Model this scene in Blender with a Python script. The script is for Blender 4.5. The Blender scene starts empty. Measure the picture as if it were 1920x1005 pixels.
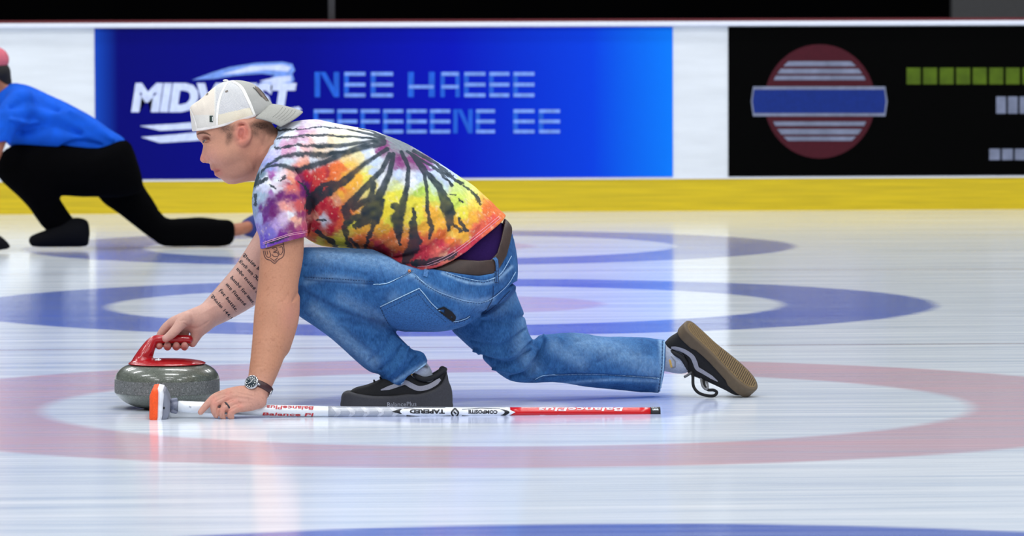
import bpy, bmesh, math, random
import numpy as np
import openvdb
from mathutils import Vector, Matrix
from mathutils.bvhtree import BVHTree

# ---------------------------------------------------------------- camera
F_PX = 8750.0                       # focal length in pixels of the 1920 frame
CAM_D, CAM_H = 12.5, 1.0
YAW, PITCH, ROLL = math.radians(2.82), math.radians(2.88), math.radians(0.18)
CAM = np.array([-CAM_D * math.tan(YAW), -CAM_D, CAM_H])
_fh = np.array([math.sin(YAW), math.cos(YAW), 0.0])
FWD = _fh * math.cos(PITCH) - np.array([0, 0, 1.0]) * math.sin(PITCH)
_rt = np.array([math.cos(YAW), -math.sin(YAW), 0.0])
_up = np.cross(_rt, FWD)
RT = _rt * math.cos(ROLL) - _up * math.sin(ROLL)
UP = _up * math.cos(ROLL) + _rt * math.sin(ROLL)

def P(px, py, Y=0.0):
    """world point(s) on the plane y=Y seen at photo pixel px,py (a plain tape measure)"""
    px, py, Y = np.broadcast_arrays(np.asarray(px, float), np.asarray(py, float), np.asarray(Y, float))
    d = FWD + RT * ((px - 960) / F_PX)[..., None] + UP * ((502.5 - py) / F_PX)[..., None]
    t = (Y - CAM[1]) / d[..., 1]
    return CAM + d * t[..., None]

def proj(V):
    q = np.asarray(V) - CAM
    w = q @ FWD
    return 960 + F_PX * (q @ RT) / w, 502.5 - F_PX * (q @ UP) / w

def ground_y(py):
    """distance plane whose ice sits at pixel row py (mid frame)"""
    d = FWD + UP * ((502.5 - py) / F_PX)
    t = -CAM[2] / d[2]
    return CAM[1] + d[1] * t

def mpp(Y=0.0):
    return (CAM_D + Y) / F_PX       # metres per pixel

scene = bpy.context.scene
COL = scene.collection
cam_data = bpy.data.cameras.new('camera')
cam = bpy.data.objects.new('camera', cam_data)
COL.objects.link(cam)
cam_data.sensor_width = 36.0
cam_data.lens = F_PX / 1920 * 36.0
cam_data.clip_end = 200
cam_data.dof.use_dof = True
cam_data.dof.focus_distance = 12.45
cam_data.dof.aperture_fstop = 9.0
_m = np.eye(4)
_m[:3, 0], _m[:3, 1], _m[:3, 2], _m[:3, 3] = RT, UP, -FWD, CAM
cam.matrix_world = Matrix(_m.tolist())
scene.camera = cam

scene.view_settings.view_transform = 'Standard'
scene.view_settings.look = 'None'
scene.view_settings.gamma = 1.0
scene.view_settings.use_curve_mapping = False
scene.view_settings.exposure = 0.22

# ---------------------------------------------------------------- light: the arena's ceiling lamps and the bounce of the hall
world = bpy.data.worlds.new('arena_air')
scene.world = world
world.use_nodes = True
world.node_tree.nodes['Background'].inputs[0].default_value = (0.80, 0.88, 1.0, 1)
world.node_tree.nodes['Background'].inputs[1].default_value = 0.17

def ceiling_lamp(x, y, z, sx, sy, power, color=(0.97, 0.99, 1.0)):
    l = bpy.data.lights.new('ceiling_lamp', 'AREA')
    l.shape = 'RECTANGLE'
    l.size, l.size_y, l.energy, l.color = sx, sy, power, color
    o = bpy.data.objects.new('ceiling_lamp', l)
    o.location = (x, y, z)
    COL.objects.link(o)
    return o
for ly, pw in ((-10.5, 180), (-6.0, 165), (-1.5, 148), (3.5, 145), (8.5, 140), (12.0, 118)):
    for lx in (-5.5, 0.0, 5.5):
        ceiling_lamp(lx, ly, 7.0, 2.4, 0.5, pw)

# ---------------------------------------------------------------- colour and noise helpers
def lin(c):
    a = np.asarray(c, float) / 255.0
    return np.where(a <= 0.04045, a / 12.92, ((a + 0.055) / 1.055) ** 2.4)

def l4(c):
    return tuple(float(v) for v in lin(c)) + (1.0,)

def _hash(i, j, k, seed):
    n = (i * 73856093) ^ (j * 19349663) ^ (k * 83492791) ^ (seed * 2654435761)
    n = n & 0x7fffffff
    n = ((n << 13) ^ n) & 0x7fffffff
    n = (n * (n * n * 15731 + 789221) + 1376312589) & 0x7fffffff
    return n / float(0x7fffffff)

def vnoise(p, scale, seed=1):
    """smooth value noise, 0..1"""
    q = np.asarray(p) * scale
    i = np.floor(q).astype(np.int64)
    f = q - i
    f = f * f * (3 - 2 * f)
    out = 0
    for a in (0, 1):
        for b in (0, 1):
            for c in (0, 1):
                w = (f[:, 0] if a else 1 - f[:, 0]) * (f[:, 1] if b else 1 - f[:, 1]) * (f[:, 2] if c else 1 - f[:, 2])
                out = out + w * _hash(i[:, 0] + a, i[:, 1] + b, i[:, 2] + c, seed)
    return out

# ---------------------------------------------------------------- materials
def mat(name, color, rough=0.6, spec=0.5, metal=0.0, noise=0.12, nscale=60.0, bump=0.0, bscale=300.0,
        coat=0.0, stretch=(1, 1, 1), attr=None, sss=0.0, fuzz=0.0, emit=None):
    m = bpy.data.materials.new(name)
    m.use_nodes = True
    nt = m.node_tree
    b = nt.nodes['Principled BSDF']
    b.inputs['Roughness'].default_value = rough
    b.inputs['Specular IOR Level'].default_value = spec
    b.inputs['Metallic'].default_value = metal
    b.inputs['Coat Weight'].default_value = coat
    b.inputs['Coat Roughness'].default_value = 0.08
    if fuzz:
        b.inputs['Sheen Weight'].default_value = fuzz
    tc = nt.nodes.new('ShaderNodeTexCoord')
    mp = nt.nodes.new('ShaderNodeMapping')
    mp.inputs['Scale'].default_value = stretch
    nt.links.new(tc.outputs['Object'], mp.inputs[0])
    ns = nt.nodes.new('ShaderNodeTexNoise')
    ns.inputs['Scale'].default_value = nscale
    ns.inputs['Detail'].default_value = 4
    nt.links.new(mp.outputs[0], ns.inputs[0])
    rng = nt.nodes.new('ShaderNodeMapRange')
    rng.inputs['From Min'].default_value = 0.3
    rng.inputs['From Max'].default_value = 0.7
    rng.inputs['To Min'].default_value = 1 - noise
    rng.inputs['To Max'].default_value = 1 + noise
    nt.links.new(ns.outputs[0], rng.inputs[0])
    mul = nt.nodes.new('ShaderNodeVectorMath')
    mul.operation = 'MULTIPLY'
    if attr:
        at = nt.nodes.new('ShaderNodeAttribute')
        at.attribute_name = attr
        nt.links.new(at.outputs['Color'], mul.inputs[0])
    else:
        mul.inputs[0].default_value = l4(color)[:3]
    nt.links.new(rng.outputs[0], mul.inputs[1])
    nt.links.new(mul.outputs[0], b.inputs['Base Color'])
    if sss:
        b.inputs['Subsurface Weight'].default_value = sss
        b.inputs['Subsurface Radius'].default_value = (0.012, 0.004, 0.002)
        b.inputs['Subsurface Scale'].default_value = 0.5
    if bump:
        bn = nt.nodes.new('ShaderNodeTexNoise')
        bn.inputs['Scale'].default_value = bscale
        bn.inputs['Detail'].default_value = 3
        nt.links.new(mp.outputs[0], bn.inputs[0])
        bp = nt.nodes.new('ShaderNodeBump')
        bp.inputs['Strength'].default_value = 0.6
        bp.inputs['Distance'].default_value = bump
        nt.links.new(bn.outputs[0], bp.inputs['Height'])
        nt.links.new(bp.outputs[0], b.inputs['Normal'])
    if emit:
        b.inputs['Emission Color'].default_value = l4(color)
        b.inputs['Emission Strength'].default_value = emit
    return m

# ---------------------------------------------------------------- object helpers
def tag(o, label=None, cat=None, group=None, kind=None):
    if label: o['label'] = label
    if cat: o['category'] = cat
    if group: o['group'] = group
    if kind: o['kind'] = kind
    return o

def empty(name, loc, label, cat):
    o = bpy.data.objects.new(name, None)
    o.empty_display_size = 0.1
    o.location = tuple(float(v) for v in loc)
    COL.objects.link(o)
    return tag(o, label, cat)

def set_parent(o, parent):
    if parent is not None:
        bpy.context.view_layer.update()
        o.parent = parent
        o.matrix_parent_inverse = parent.matrix_world.inverted()

def mesh_obj(name, V, faces, m, parent=None, smooth=True, label=None, col=None):
    me = bpy.data.meshes.new(name)
    me.from_pydata([tuple(map(float, v)) for v in V], [], [tuple(map(int, f)) for f in faces])
    me.update()
    if smooth:
        me.polygons.foreach_set('use_smooth', [True] * len(me.polygons))
    if m: me.materials.append(m)
    if col is not None:
        set_col(me, col)
    o = bpy.data.objects.new(name, me)
    COL.objects.link(o)
    set_parent(o, parent)
    if label: o['label'] = label
    return o

def set_col(me, col):
    a = me.color_attributes.new('col', 'FLOAT_COLOR', 'POINT')
    c = np.ones((len(me.vertices), 4), np.float32)
    c[:, :3] = col
    a.data.foreach_set('color', c.ravel())

def box(name, lo, hi, m, parent=None, bevel=0.0, label=None):
    lo, hi = np.array(lo, float), np.array(hi, float)
    V = [(hi[0] if i & 1 else lo[0], hi[1] if i & 2 else lo[1], hi[2] if i & 4 else lo[2]) for i in range(8)]
    Fs = [(0, 2, 3, 1), (4, 5, 7, 6), (0, 1, 5, 4), (2, 6, 7, 3), (0, 4, 6, 2), (1, 3, 7, 5)]
    o = mesh_obj(name, V, Fs, m, None, smooth=False, label=label)
    if bevel:
        md = o.modifiers.new('bevel', 'BEVEL')
        md.width = bevel
        md.segments = 3
    set_parent(o, parent)
    return o

def catmull(pts, sub=6, closed=False):
    pts = np.asarray(pts, float)
    n = len(pts)
    out = []
    rngn = n if closed else n - 1
    for i in range(rngn):
        if closed:
            p0, p1, p2, p3 = pts[(i - 1) % n], pts[i], pts[(i + 1) % n], pts[(i + 2) % n]
        else:
            p1, p2 = pts[i], pts[i + 1]
            p0 = pts[i - 1] if i > 0 else 2 * p1 - p2
            p3 = pts[i + 2] if i + 2 < n else 2 * p2 - p1
        for k in range(sub):
            t = k / sub
            out.append(0.5 * (2 * p1 + (p2 - p0) * t + (2 * p0 - 5 * p1 + 4 * p2 - p3) * t * t + (3 * p1 - p0 - 3 * p2 + p3) * t ** 3))
    if not closed:
        out.append(pts[-1])
    return np.array(out)

def tube_mesh(name, path, radii, m, parent=None, seg=16, flat=1.0, up=(0, 1, 0), label=None, cap=True):
    """a swept tube through world points; flat squashes it along 'up'"""
    path = np.asarray(path, float)
    radii = np.broadcast_to(np.asarray(radii, float), (len(path),))
    T = np.gradient(path, axis=0)
    T /= np.linalg.norm(T, axis=1)[:, None] + 1e-12
    up = np.asarray(up, float)
    V, Fs = [], []
    for i in range(len(path)):
        a = np.cross(T[i], up)
        if np.linalg.norm(a) < 1e-6: a = np.cross(T[i], (1, 0, 0.1))
        a /= np.linalg.norm(a)
        b = np.cross(a, T[i])
        for k in range(seg):
            th = 2 * math.pi * k / seg
            V.append(path[i] + radii[i] * (math.cos(th) * a + math.sin(th) * flat * b))
    for i in range(len(path) - 1):
        for k in range(seg):
            k2 = (k + 1) % seg
            Fs.append((i * seg + k, i * seg + k2, (i + 1) * seg + k2, (i + 1) * seg + k))
    if cap:
        Fs.append(tuple(range(seg))[::-1])
        Fs.append(tuple(range((len(path) - 1) * seg, len(path) * seg)))
    return mesh_obj(name, V, Fs, m, parent, label=label)

# ---------------------------------------------------------------- implicit modelling: shapes are blended volumes, meshed into one surface
def poly_sd(x, z, poly):
    """signed distance (negative inside) of points to a closed polygon"""
    d = np.full(x.shape, 1e9)
    s = np.zeros(x.shape, bool)
    n = len(poly)
    for i in range(n):
        ax, az = poly[i - 1]
        bx, bz = poly[i]
        ex, ez = bx - ax, bz - az
        L = ex * ex + ez * ez + 1e-18
        t = np.clip(((x - ax) * ex + (z - az) * ez) / L, 0, 1)
        dd = (x - ax - t * ex) ** 2 + (z - az - t * ez) ** 2
        d = np.minimum(d, dd)
        c = (az > z) != (bz > z)
        if az != bz:
            xi = ax + (z - az) * ex / (ez if ez != 0 else 1e-12)
            s ^= c & (x < xi)
    d = np.sqrt(d)
    return np.where(s, -d, d)

def pxz(poly, Y):
    a = np.array([[p[0], p[1]] for p in poly], float)
    Yv = Y(a[:, 0]) if callable(Y) else Y
    w = P(a[:, 0], a[:, 1], Yv)
    return w[:, [0, 2]]

class Inf:
    """an outline given its own round volume (Poisson inflation): half-thickness = ratio*sqrt(2 phi)"""
    def __init__(s, poly, Y=0.0, ratio=1.0, h=0.004, sub=4, off=0.0, pad=0.035, raw=False, y0=None):
        xz = np.asarray(poly, float) if raw else pxz(poly, Y)
        if sub > 1: xz = catmull(xz, sub, True)
        s.ratio, s.off = ratio, off
        s.Y = Y
        s.y0 = y0
        lo, hi = xz.min(0) - pad, xz.max(0) + pad
        s.lo, s.h = lo, h
        nx, nz = (np.ceil((hi - lo) / h).astype(int) + 1)
        X, Z = np.meshgrid(lo[0] + np.arange(nx) * h, lo[1] + np.arange(nz) * h, indexing='ij')
        sd = poly_sd(X, Z, xz)
        ins = sd < -1e-6
        phi = np.zeros_like(sd)
        par = (np.add.outer(np.arange(nx), np.arange(nz)) % 2).astype(bool)
        diag = np.full_like(sd, 4.0)
        gh = []
        for ax, sh in ((0, 1), (0, -1), (1, 1), (1, -1)):
            out_nb = ins & ~np.roll(ins, sh, ax)              # inside node whose neighbour lies outside
            so = np.roll(sd, sh, ax)
            th = np.clip(-sd / np.maximum(so - sd, 1e-9), 0.15, 1.0)
            q = np.where(out_nb, (1 - th) / th, 0.0)
            diag = diag + q
            gh.append((ax, sh, q, out_nb))
        cb = [ins & (par == c) for c in (False, True)]
        for it in range(380):
            w = 1.0 if it < 4 else 1.94 if it < 330 else 1.3
            for mk in cb:
                nb = np.roll(phi, 1, 0) + np.roll(phi, -1, 0) + np.roll(phi, 1, 1) + np.roll(phi, -1, 1)
                phi[mk] += w * (((nb + h * h) / diag)[mk] - phi[mk])
        # continue the surface one cell outward so the outline stays exact
        num = np.zeros_like(sd); cnt = np.zeros_like(sd)
        for ax, sh, q, m_ in gh:
            num += np.roll(np.where(m_, -phi * q, 0), -sh, ax)
            cnt += np.roll(m_.astype(float), -sh, ax)
        ring = cnt > 0
        phi = np.where(ring, num / np.maximum(cnt, 1), phi)
        A2 = 2 * phi.max()
        s.A = math.sqrt(A2)
        G = np.where(ins | ring, 2 * phi, -(sd * sd + 2 * s.A * 0.7 * np.maximum(sd, 0)))
        s.G = G
        th = s.A * ratio
        yl, yh = (Y if not callable(Y) else 0), (Y if not callable(Y) else 0)
        if callable(Y):
            ys = Y(np.array([p[0] for p in poly], float))
            yl, yh = ys.min(), ys.max()
            # linear centre plane in world x
            X0 = P(np.array([p[0] for p in poly], float), np.array([p[1] for p in poly], float), ys)[:, 0]
            s.lin = np.polyfit(X0, ys, 2)
        s.bb = np.array([[xz[:, 0].min(), yl - th, xz[:, 1].min()], [xz[:, 0].max(), yh + th, xz[:, 1].max()]])
    def __call__(s, x, y, z):
        i = np.clip((x[:, 0, 0] - s.lo[0]) / s.h, 0, s.G.shape[0] - 1.001)
        k = np.clip((z[0, 0, :] - s.lo[1]) / s.h, 0, s.G.shape[1] - 1.001)
        i0, k0 = i.astype(int), k.astype(int)
        fi, fk = (i - i0)[:, None], (k - k0)[None, :]
        g = (s.G[np.ix_(i0, k0)] * (1 - fi) * (1 - fk) + s.G[np.ix_(i0 + 1, k0)] * fi * (1 - fk)
             + s.G[np.ix_(i0, k0 + 1)] * (1 - fi) * fk + s.G[np.ix_(i0 + 1, k0 + 1)] * fi * fk)[:, None, :]
        yc = np.polyval(s.lin, x) if callable(s.Y) else s.Y
        if s.y0 is not None: yc = s.y0(x, z)
        q = ((y - yc) / s.ratio) ** 2 - g
        return np.sqrt(np.maximum(q + s.A ** 2, 1e-10)) - s.A - s.off

class Reg:
    """an outline running through along one axis"""
    def __init__(s, poly, Y=0.0, raw=False, axis='xz', off=0.0, sub=1):
        s.p = np.asarray(poly, float) if raw else pxz(poly, Y)
        if sub > 1: s.p = catmull(s.p, sub, True)
        s.axis, s.off = axis, off
        a, b = s.p.min(0) - off, s.p.max(0) + off
        if axis == 'xz': s.bb = np.array([[a[0], -50, a[1]], [b[0], 50, b[1]]])
        else: s.bb = np.array([[a[0], a[1], -50], [b[0], b[1], 50]])
    def __call__(s, x, y, z):
        if s.axis == 'xz':
            X, Z = np.meshgrid(x[:, 0, 0], z[0, 0, :], indexing='ij')
            return (poly_sd(X, Z, s.p) - s.off)[:, None, :]
        X, Y = np.meshgrid(x[:, 0, 0], y[0, :, 0], indexing='ij')
        return (poly_sd(X, Y, s.p) - s.off)[:, :, None]

class Tube:
    """stations (x,y,z,radius[,k]); k squashes or widens along the n direction"""
    def __init__(s, st, n=(0, 1, 0), sub=4, off=0.0):
        st = np.array([list(a) + [1.0] * (5 - len(a)) for a in st], float)
        if sub > 1 and len(st) > 2: st = catmull(st, sub)
        s.st = st
        s.n = np.asarray(n, float) / np.linalg.norm(n)
        s.off = off
        r = (st[:, 3] * np.maximum(st[:, 4], 1) + off)[:, None]
        s.bb = np.array([(st[:, :3] - r).min(0), (st[:, :3] + r).max(0)])
    def __call__(s, x, y, z):
        best = None
        st = s.st
        lo = np.array([x.min(), y.min(), z.min()]); hi = np.array([x.max(), y.max(), z.max()])
        for a, b in zip(st[:-1], st[1:]):
            R = max(a[3] * max(a[4], 1), b[3] * max(b[4], 1)) + s.off + 0.03
            if np.any(np.minimum(a[:3], b[:3]) - R > hi) or np.any(np.maximum(a[:3], b[:3]) + R < lo):
                continue
            ab = b[:3] - a[:3]
            L = ab @ ab + 1e-14
            px_, py_, pz_ = x - a[0], y - a[1], z - a[2]
            t = np.clip((px_ * ab[0] + py_ * ab[1] + pz_ * ab[2]) / L, 0, 1)
            vx, vy, vz = px_ - t * ab[0], py_ - t * ab[1], pz_ - t * ab[2]
            r = a[3] + (b[3] - a[3]) * t
            d2 = vx * vx + vy * vy + vz * vz
            if a[4] != 1 or b[4] != 1:
                k = a[4] + (b[4] - a[4]) * t
                vn = vx * s.n[0] + vy * s.n[1] + vz * s.n[2]
                d2 = d2 - vn * vn + (vn / k) ** 2
            d = np.sqrt(d2) - r
            best = d if best is None else np.minimum(best, d)
        if best is None:
            return np.full(np.broadcast(x, y, z).shape, 0.05)
        return best - s.off

class Ell:
    def __init__(s, c, r, R=None):
        s.c, s.r = np.asarray(c, float), np.asarray(r, float)
        s.R = np.eye(3) if R is None else np.asarray(R)
        e = np.full(3, s.r.max())
        s.bb = np.array([s.c - e, s.c + e])
    def __call__(s, x, y, z):
        p = (x - s.c[0], y - s.c[1], z - s.c[2])
        q = 0
        for k in range(3):
            q = q + ((p[0] * s.R[0, k] + p[1] * s.R[1, k] + p[2] * s.R[2, k]) / s.r[k]) ** 2
        return (np.sqrt(q) - 1) * s.r.min()

def smin(a, b, k):
    if k <= 0: return np.minimum(a, b)
    h = np.maximum(k - np.abs(a - b), 0) / k
    return np.minimum(a, b) - h * h * k * 0.25

def volume(ops, h=0.003, margin=0.03):
    """ops: (kind, shape, k); kinds u=add, s=cut away, i=keep inside. Returns points and quads."""
    us = [o[1] for o in ops if o[0] == 'u']
    lo = np.min([u.bb[0] for u in us], 0) - 3 * h
    hi = np.max([u.bb[1] for u in us], 0) + 3 * h
    for o in ops:
        if o[0] == 'i' and o[2] == 0:
            lo = np.maximum(lo, o[1].bb[0] - 3 * h); hi = np.minimum(hi, o[1].bb[1] + 3 * h)
    B = 32
    n = np.ceil((hi - lo) / (h * B)).astype(int)
    g = openvdb.FloatGrid(background=0.05)
    for bi in range(n[0]):
        for bj in range(n[1]):
            for bk in range(n[2]):
                b0 = lo + np.array([bi, bj, bk]) * B * h
                b1 = b0 + B * h
                hit = False
                for u in us:
                    if np.all(u.bb[0] - h <= b1) and np.all(u.bb[1] + h >= b0):
                        hit = True; break
                if not hit: continue
                x = (b0[0] + np.arange(B) * h)[:, None, None]
                y = (b0[1] + np.arange(B) * h)[None, :, None]
                z = (b0[2] + np.arange(B) * h)[None, None, :]
                f = np.full((B, B, B), 0.05)
                for kind, sh, k in ops:
                    if kind != 'i' and (np.any(sh.bb[0] - margin > b1) or np.any(sh.bb[1] + margin < b0)):
                        continue
                    v = sh(x, y, z)
                    if kind == 'u': f = smin(f, v, k)
                    elif kind == 's': f = -smin(-f, v + 0 * f, k)
                    else: f = -smin(-f, -(v + 0 * f), k)
                if f.min() > 0.0: continue
                g.copyFromArray(np.ascontiguousarray(np.minimum(f, 0.05), dtype=np.float32), ijk=(bi * B, bj * B, bk * B))
    p, t, q = g.convertToPolygons(isovalue=0.0, adaptivity=0.0)
    p = p.astype(float) * h + lo
    return p, np.asarray(q)

def normals(V, Q):
    a = V[Q[:, 2]] - V[Q[:, 0]]
    b = V[Q[:, 3]] - V[Q[:, 1]]
    fn = np.cross(a, b)
    N = np.zeros_like(V)
    for k in range(4): np.add.at(N, Q[:, k], fn)
    return N / (np.linalg.norm(N, axis=1)[:, None] + 1e-12)

def stroke_dist(px, py, pts, widths):
    """distance to a polyline divided by its local width"""
    best = np.full(px.shape, 1e9)
    for i in range(len(pts) - 1):
        ax, ay = pts[i]; bx, by = pts[i + 1]
        wa, wb = widths[i], widths[i + 1]
        ex, ey = bx - ax, by - ay
        t = np.clip(((px - ax) * ex + (py - ay) * ey) / (ex * ex + ey * ey + 1e-9), 0, 1)
        d = np.hypot(px - ax - t * ex, py - ay - t * ey) / (wa + (wb - wa) * t)
        best = np.minimum(best, d)
    return best

def wrinkle(folds):
    """folds: (points px, width px, depth m); negative presses a crease in, positive raises a fold"""
    def fn(V, N):
        px, py = proj(V)
        dsp = np.zeros(len(V))
        for pts, w, dep in folds:
            pts = catmull(pts, 5) if len(pts) > 2 else np.asarray(pts, float)
            lo, hi = pts.min(0) - 3 * w, pts.max(0) + 3 * w
            mk = (px > lo[0]) & (px < hi[0]) & (py > lo[1]) & (py < hi[1])
            if not mk.any(): continue
            L = len(pts)
            ws = w * (0.25 + 0.75 * np.sin(np.linspace(0.12, math.pi - 0.12, L)))
            d = stroke_dist(px[mk], py[mk], pts, ws)
            dsp[mk] += dep * np.exp(-d * d)
        return V + N * dsp[:, None]
    return fn

def build(name, ops, m, parent=None, h=0.003, color=None, disp=None, M=None, label=None, smooth_it=1):
    V, Q = volume(ops, h)
    # relax once so the surface carries no voxel steps
    for _ in range(smooth_it):
        S = np.zeros_like(V); c = np.zeros(len(V))
        for k in range(4):
            np.add.at(S, Q[:, k], V[Q[:, (k + 1) % 4]]); np.add.at(c, Q[:, k], 1)
        V = 0.5 * V + 0.5 * S / np.maximum(c, 1)[:, None]
    N = normals(V, Q)
    cen = V.mean(0)
    vol = np.einsum('ij,ij->i', V[Q[:, 0]] - cen, np.cross(V[Q[:, 1]] - cen, V[Q[:, 2]] - cen)).sum()
    if vol < 0:
        Q = Q[:, ::-1]; N = -N
    if disp is not None:
        for dfn in (disp if isinstance(disp, (list, tuple)) else [disp]):
            V = dfn(V, N)
            N = normals(V, Q)
    C = color(V, N) if color is not None else None
    if M is not None:
        A = np.array(M)
        V = V @ A[:3, :3].T + A[:3, 3]
        if np.linalg.det(A[:3, :3]) < 0: Q = Q[:, ::-1]
    me = bpy.data.meshes.new(name)
    me.vertices.add(len(V)); me.vertices.foreach_set('co', V.astype(np.float32).ravel())
    me.loops.add(len(Q) * 4); me.loops.foreach_set('vertex_index', Q.astype(np.int32).ravel())
    me.polygons.add(len(Q))
    me.polygons.foreach_set('loop_start', np.arange(0, len(Q) * 4, 4, dtype=np.int32))
    me.polygons.foreach_set('use_smooth', np.ones(len(Q), bool))
    me.update(calc_edges=True)
    me.validate()
    me.materials.append(m)
    if C is not None: set_col(me, C)
    o = bpy.data.objects.new(name, me)
    COL.objects.link(o)
    set_parent(o, parent)
    if label: o['label'] = label
    return o

# px stations -> tube stations: (px, py, Y, radius_px[, k])
def ST(lst):
    out = []
    for a in lst:
        px, py, Y, r = a[:4]
        w = P(px, py, Y)
        out.append([w[0], w[1], w[2], r * mpp(Y), a[4] if len(a) > 4 else 1.0])
    return out

# ---------------------------------------------------------------- things that lie on a surface: patches, stitching, lettering
def bvh_of(*objs):
    out = []
    for o in objs:
        me = o.data
        V = [o.matrix_world @ v.co for v in me.vertices]
        out.append(BVHTree.FromPolygons(V, [p.vertices[:] for p in me.polygons]))
    return out

def on_surface(pts_px, bvhs, lift):
    """where sight lines through photo pixels meet the garment or skin, lifted off it by its own thickness"""
    out, ok = [], []
    o = Vector(CAM)
    for px, py in pts_px:
        d = FWD + RT * ((px - 960) / F_PX) + UP * ((502.5 - py) / F_PX)
        d = Vector(d).normalized()
        best = None
        for b in bvhs:
            loc, nrm, idx, dist = b.ray_cast(o, d)
            if loc is not None and (best is None or dist < best[2]): best = (loc, nrm, dist)
        if best is None:
            out.append((0, 0, 0)); ok.append(False)
        else:
            loc, nrm, _ = best
            if nrm.dot(d) > 0: nrm = -nrm
            out.append(tuple(loc + nrm * lift)); ok.append(True)
    return out, ok

def decal_mesh(name, verts2d, faces, bvhs, m, parent, lift=0.0006, label=None, smooth=True, ymin=-9):
    V, ok = on_surface(verts2d, bvhs, lift)
    ok = [o and v[1] > ymin for o, v in zip(ok, V)]
    keep = [f for f in faces if all(ok[i] for i in f)]
    if not keep: return None
    # drop faces that jumped across a depth edge
    Va = np.array(V)
    keep = [f for f in keep if np.ptp(Va[list(f), 1]) < 0.03]
    used = sorted({i for f in keep for i in f})
    mp = {u: i for i, u in enumerate(used)}
    return mesh_obj(name, [V[u] for u in used], [[mp[i] for i in f] for f in keep], m, parent, smooth=smooth, label=label)

def stroke2d(pts, w, step=2.0):
    """flat ribbon around a polyline in pixels -> verts, faces"""
    pts = np.asarray(pts, float)
    if 3 < len(pts) < 12 and np.ndim(w) == 0: pts = catmull(pts, 4)
    seg = np.hypot(*np.diff(pts, axis=0).T)
    L = np.concatenate([[0], np.cumsum(seg)])
    n = max(2, int(L[-1] / step) + 1)
    s = np.linspace(0, L[-1], n)
    x, y = np.interp(s, L, pts[:, 0]), np.interp(s, L, pts[:, 1])
    tx, ty = np.gradient(x), np.gradient(y)
    ln = np.hypot(tx, ty) + 1e-9
    nx, ny = -ty / ln, tx / ln
    w = np.interp(s, np.linspace(0, L[-1], len(np.atleast_1d(w))) if np.ndim(w) else [0, 1], np.atleast_1d(w) if np.ndim(w) else [w, w]) * 0.5
    V = []
    for k in (-1, 0, 1):
        V += list(zip(x + nx * w * k, y + ny * w * k))
    Fs = []
    for k in (0, 1):
        for i in range(n - 1):
            Fs.append((k * n + i, k * n + i + 1, (k + 1) * n + i + 1, (k + 1) * n + i))
    return V, Fs

def strokes(name, lines, bvhs, m, parent, lift=0.0006, label=None):
    V, Fs = [], []
    for pts, w in lines:
        a, b = stroke2d(pts, w)
        o = len(V)
        V += a
        Fs += [tuple(i + o for i in f) for f in b]
    return decal_mesh(name, V, Fs, bvhs, m, parent, lift, label)

def dashes(pts, w, dash=3.0, gap=2.0):
    pts = np.asarray(pts, float)
    seg = np.hypot(*np.diff(pts, axis=0).T)
    L = np.concatenate([[0], np.cumsum(seg)])
    out, s = [], 0.0
    while s < L[-1]:
        e = min(s + dash, L[-1])
        q = [(np.interp(t, L, pts[:, 0]), np.interp(t, L, pts[:, 1])) for t in (s, e)]
        out.append((q, w))
        s += dash + gap
    return out

def patch2d(poly, step=2.5):
    """gridded fill of a pixel polygon"""
    poly = np.asarray(poly, float)
    lo, hi = poly.min(0), poly.max(0)
    nx, ny = np.maximum(np.ceil((hi - lo) / step).astype(int) + 1, 2)
    gx, gy = np.meshgrid(np.linspace(lo[0], hi[0], nx), np.linspace(lo[1], hi[1], ny), indexing='ij')
    sd = poly_sd(gx, gy, poly)
    # snap border nodes onto the outline
    V = np.stack([gx, gy], -1).reshape(-1, 2)
    sdf = sd.ravel()
    for i in np.where((sdf > 0) & (sdf < step * 1.1))[0]:
        p = V[i]; best = None
        for k in range(len(poly)):
            a, b = poly[k - 1], poly[k]
            t = np.clip(np.dot(p - a, b - a) / (np.dot(b - a, b - a) + 1e-9), 0, 1)
            q = a + t * (b - a); dd = np.hypot(*(p - q))
            if best is None or dd < best[0]: best = (dd, q)
        V[i] = best[1]
    Fs = []
    idx = np.arange(nx * ny).reshape(nx, ny)
    for i in range(nx - 1):
        for j in range(ny - 1):
            f = (idx[i, j], idx[i + 1, j], idx[i + 1, j + 1], idx[i, j + 1])
            s4 = sdf[list(f)]
            if (s4 <= 0).any() and (s4 < step * 1.1).all(): Fs.append(f)
    return [tuple(v) for v in V], Fs

def text2d(body, size=1.0, bold=0.0, shear=0.0, res=3, align='LEFT'):
    """letter shapes as 2D verts and faces, unit em"""
    c = bpy.data.curves.new('lettering', 'FONT')
    c.body = body; c.size = size; c.offset = bold; c.shear = shear; c.resolution_u = res; c.align_x = align
    o = bpy.data.objects.new('lettering', c)
    COL.objects.link(o)
    dg = bpy.context.evaluated_depsgraph_get()
    me = bpy.data.meshes.new_from_object(o.evaluated_get(dg))
    V = np.array([v.co[:2] for v in me.vertices]); Fs = [tuple(p.vertices) for p in me.polygons]
    bpy.data.objects.remove(o); bpy.data.curves.remove(c); bpy.data.meshes.remove(me)
    return V, Fs

def clean_cut(V, Fs):
    return V, Fs
# ================================================================ the rink: ice, boards, hall
TEE_X = float(P(950, 772, 0.0)[0])
SHEET = 4.7
BOARD_Y = 13.62
YB = BOARD_Y

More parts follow.
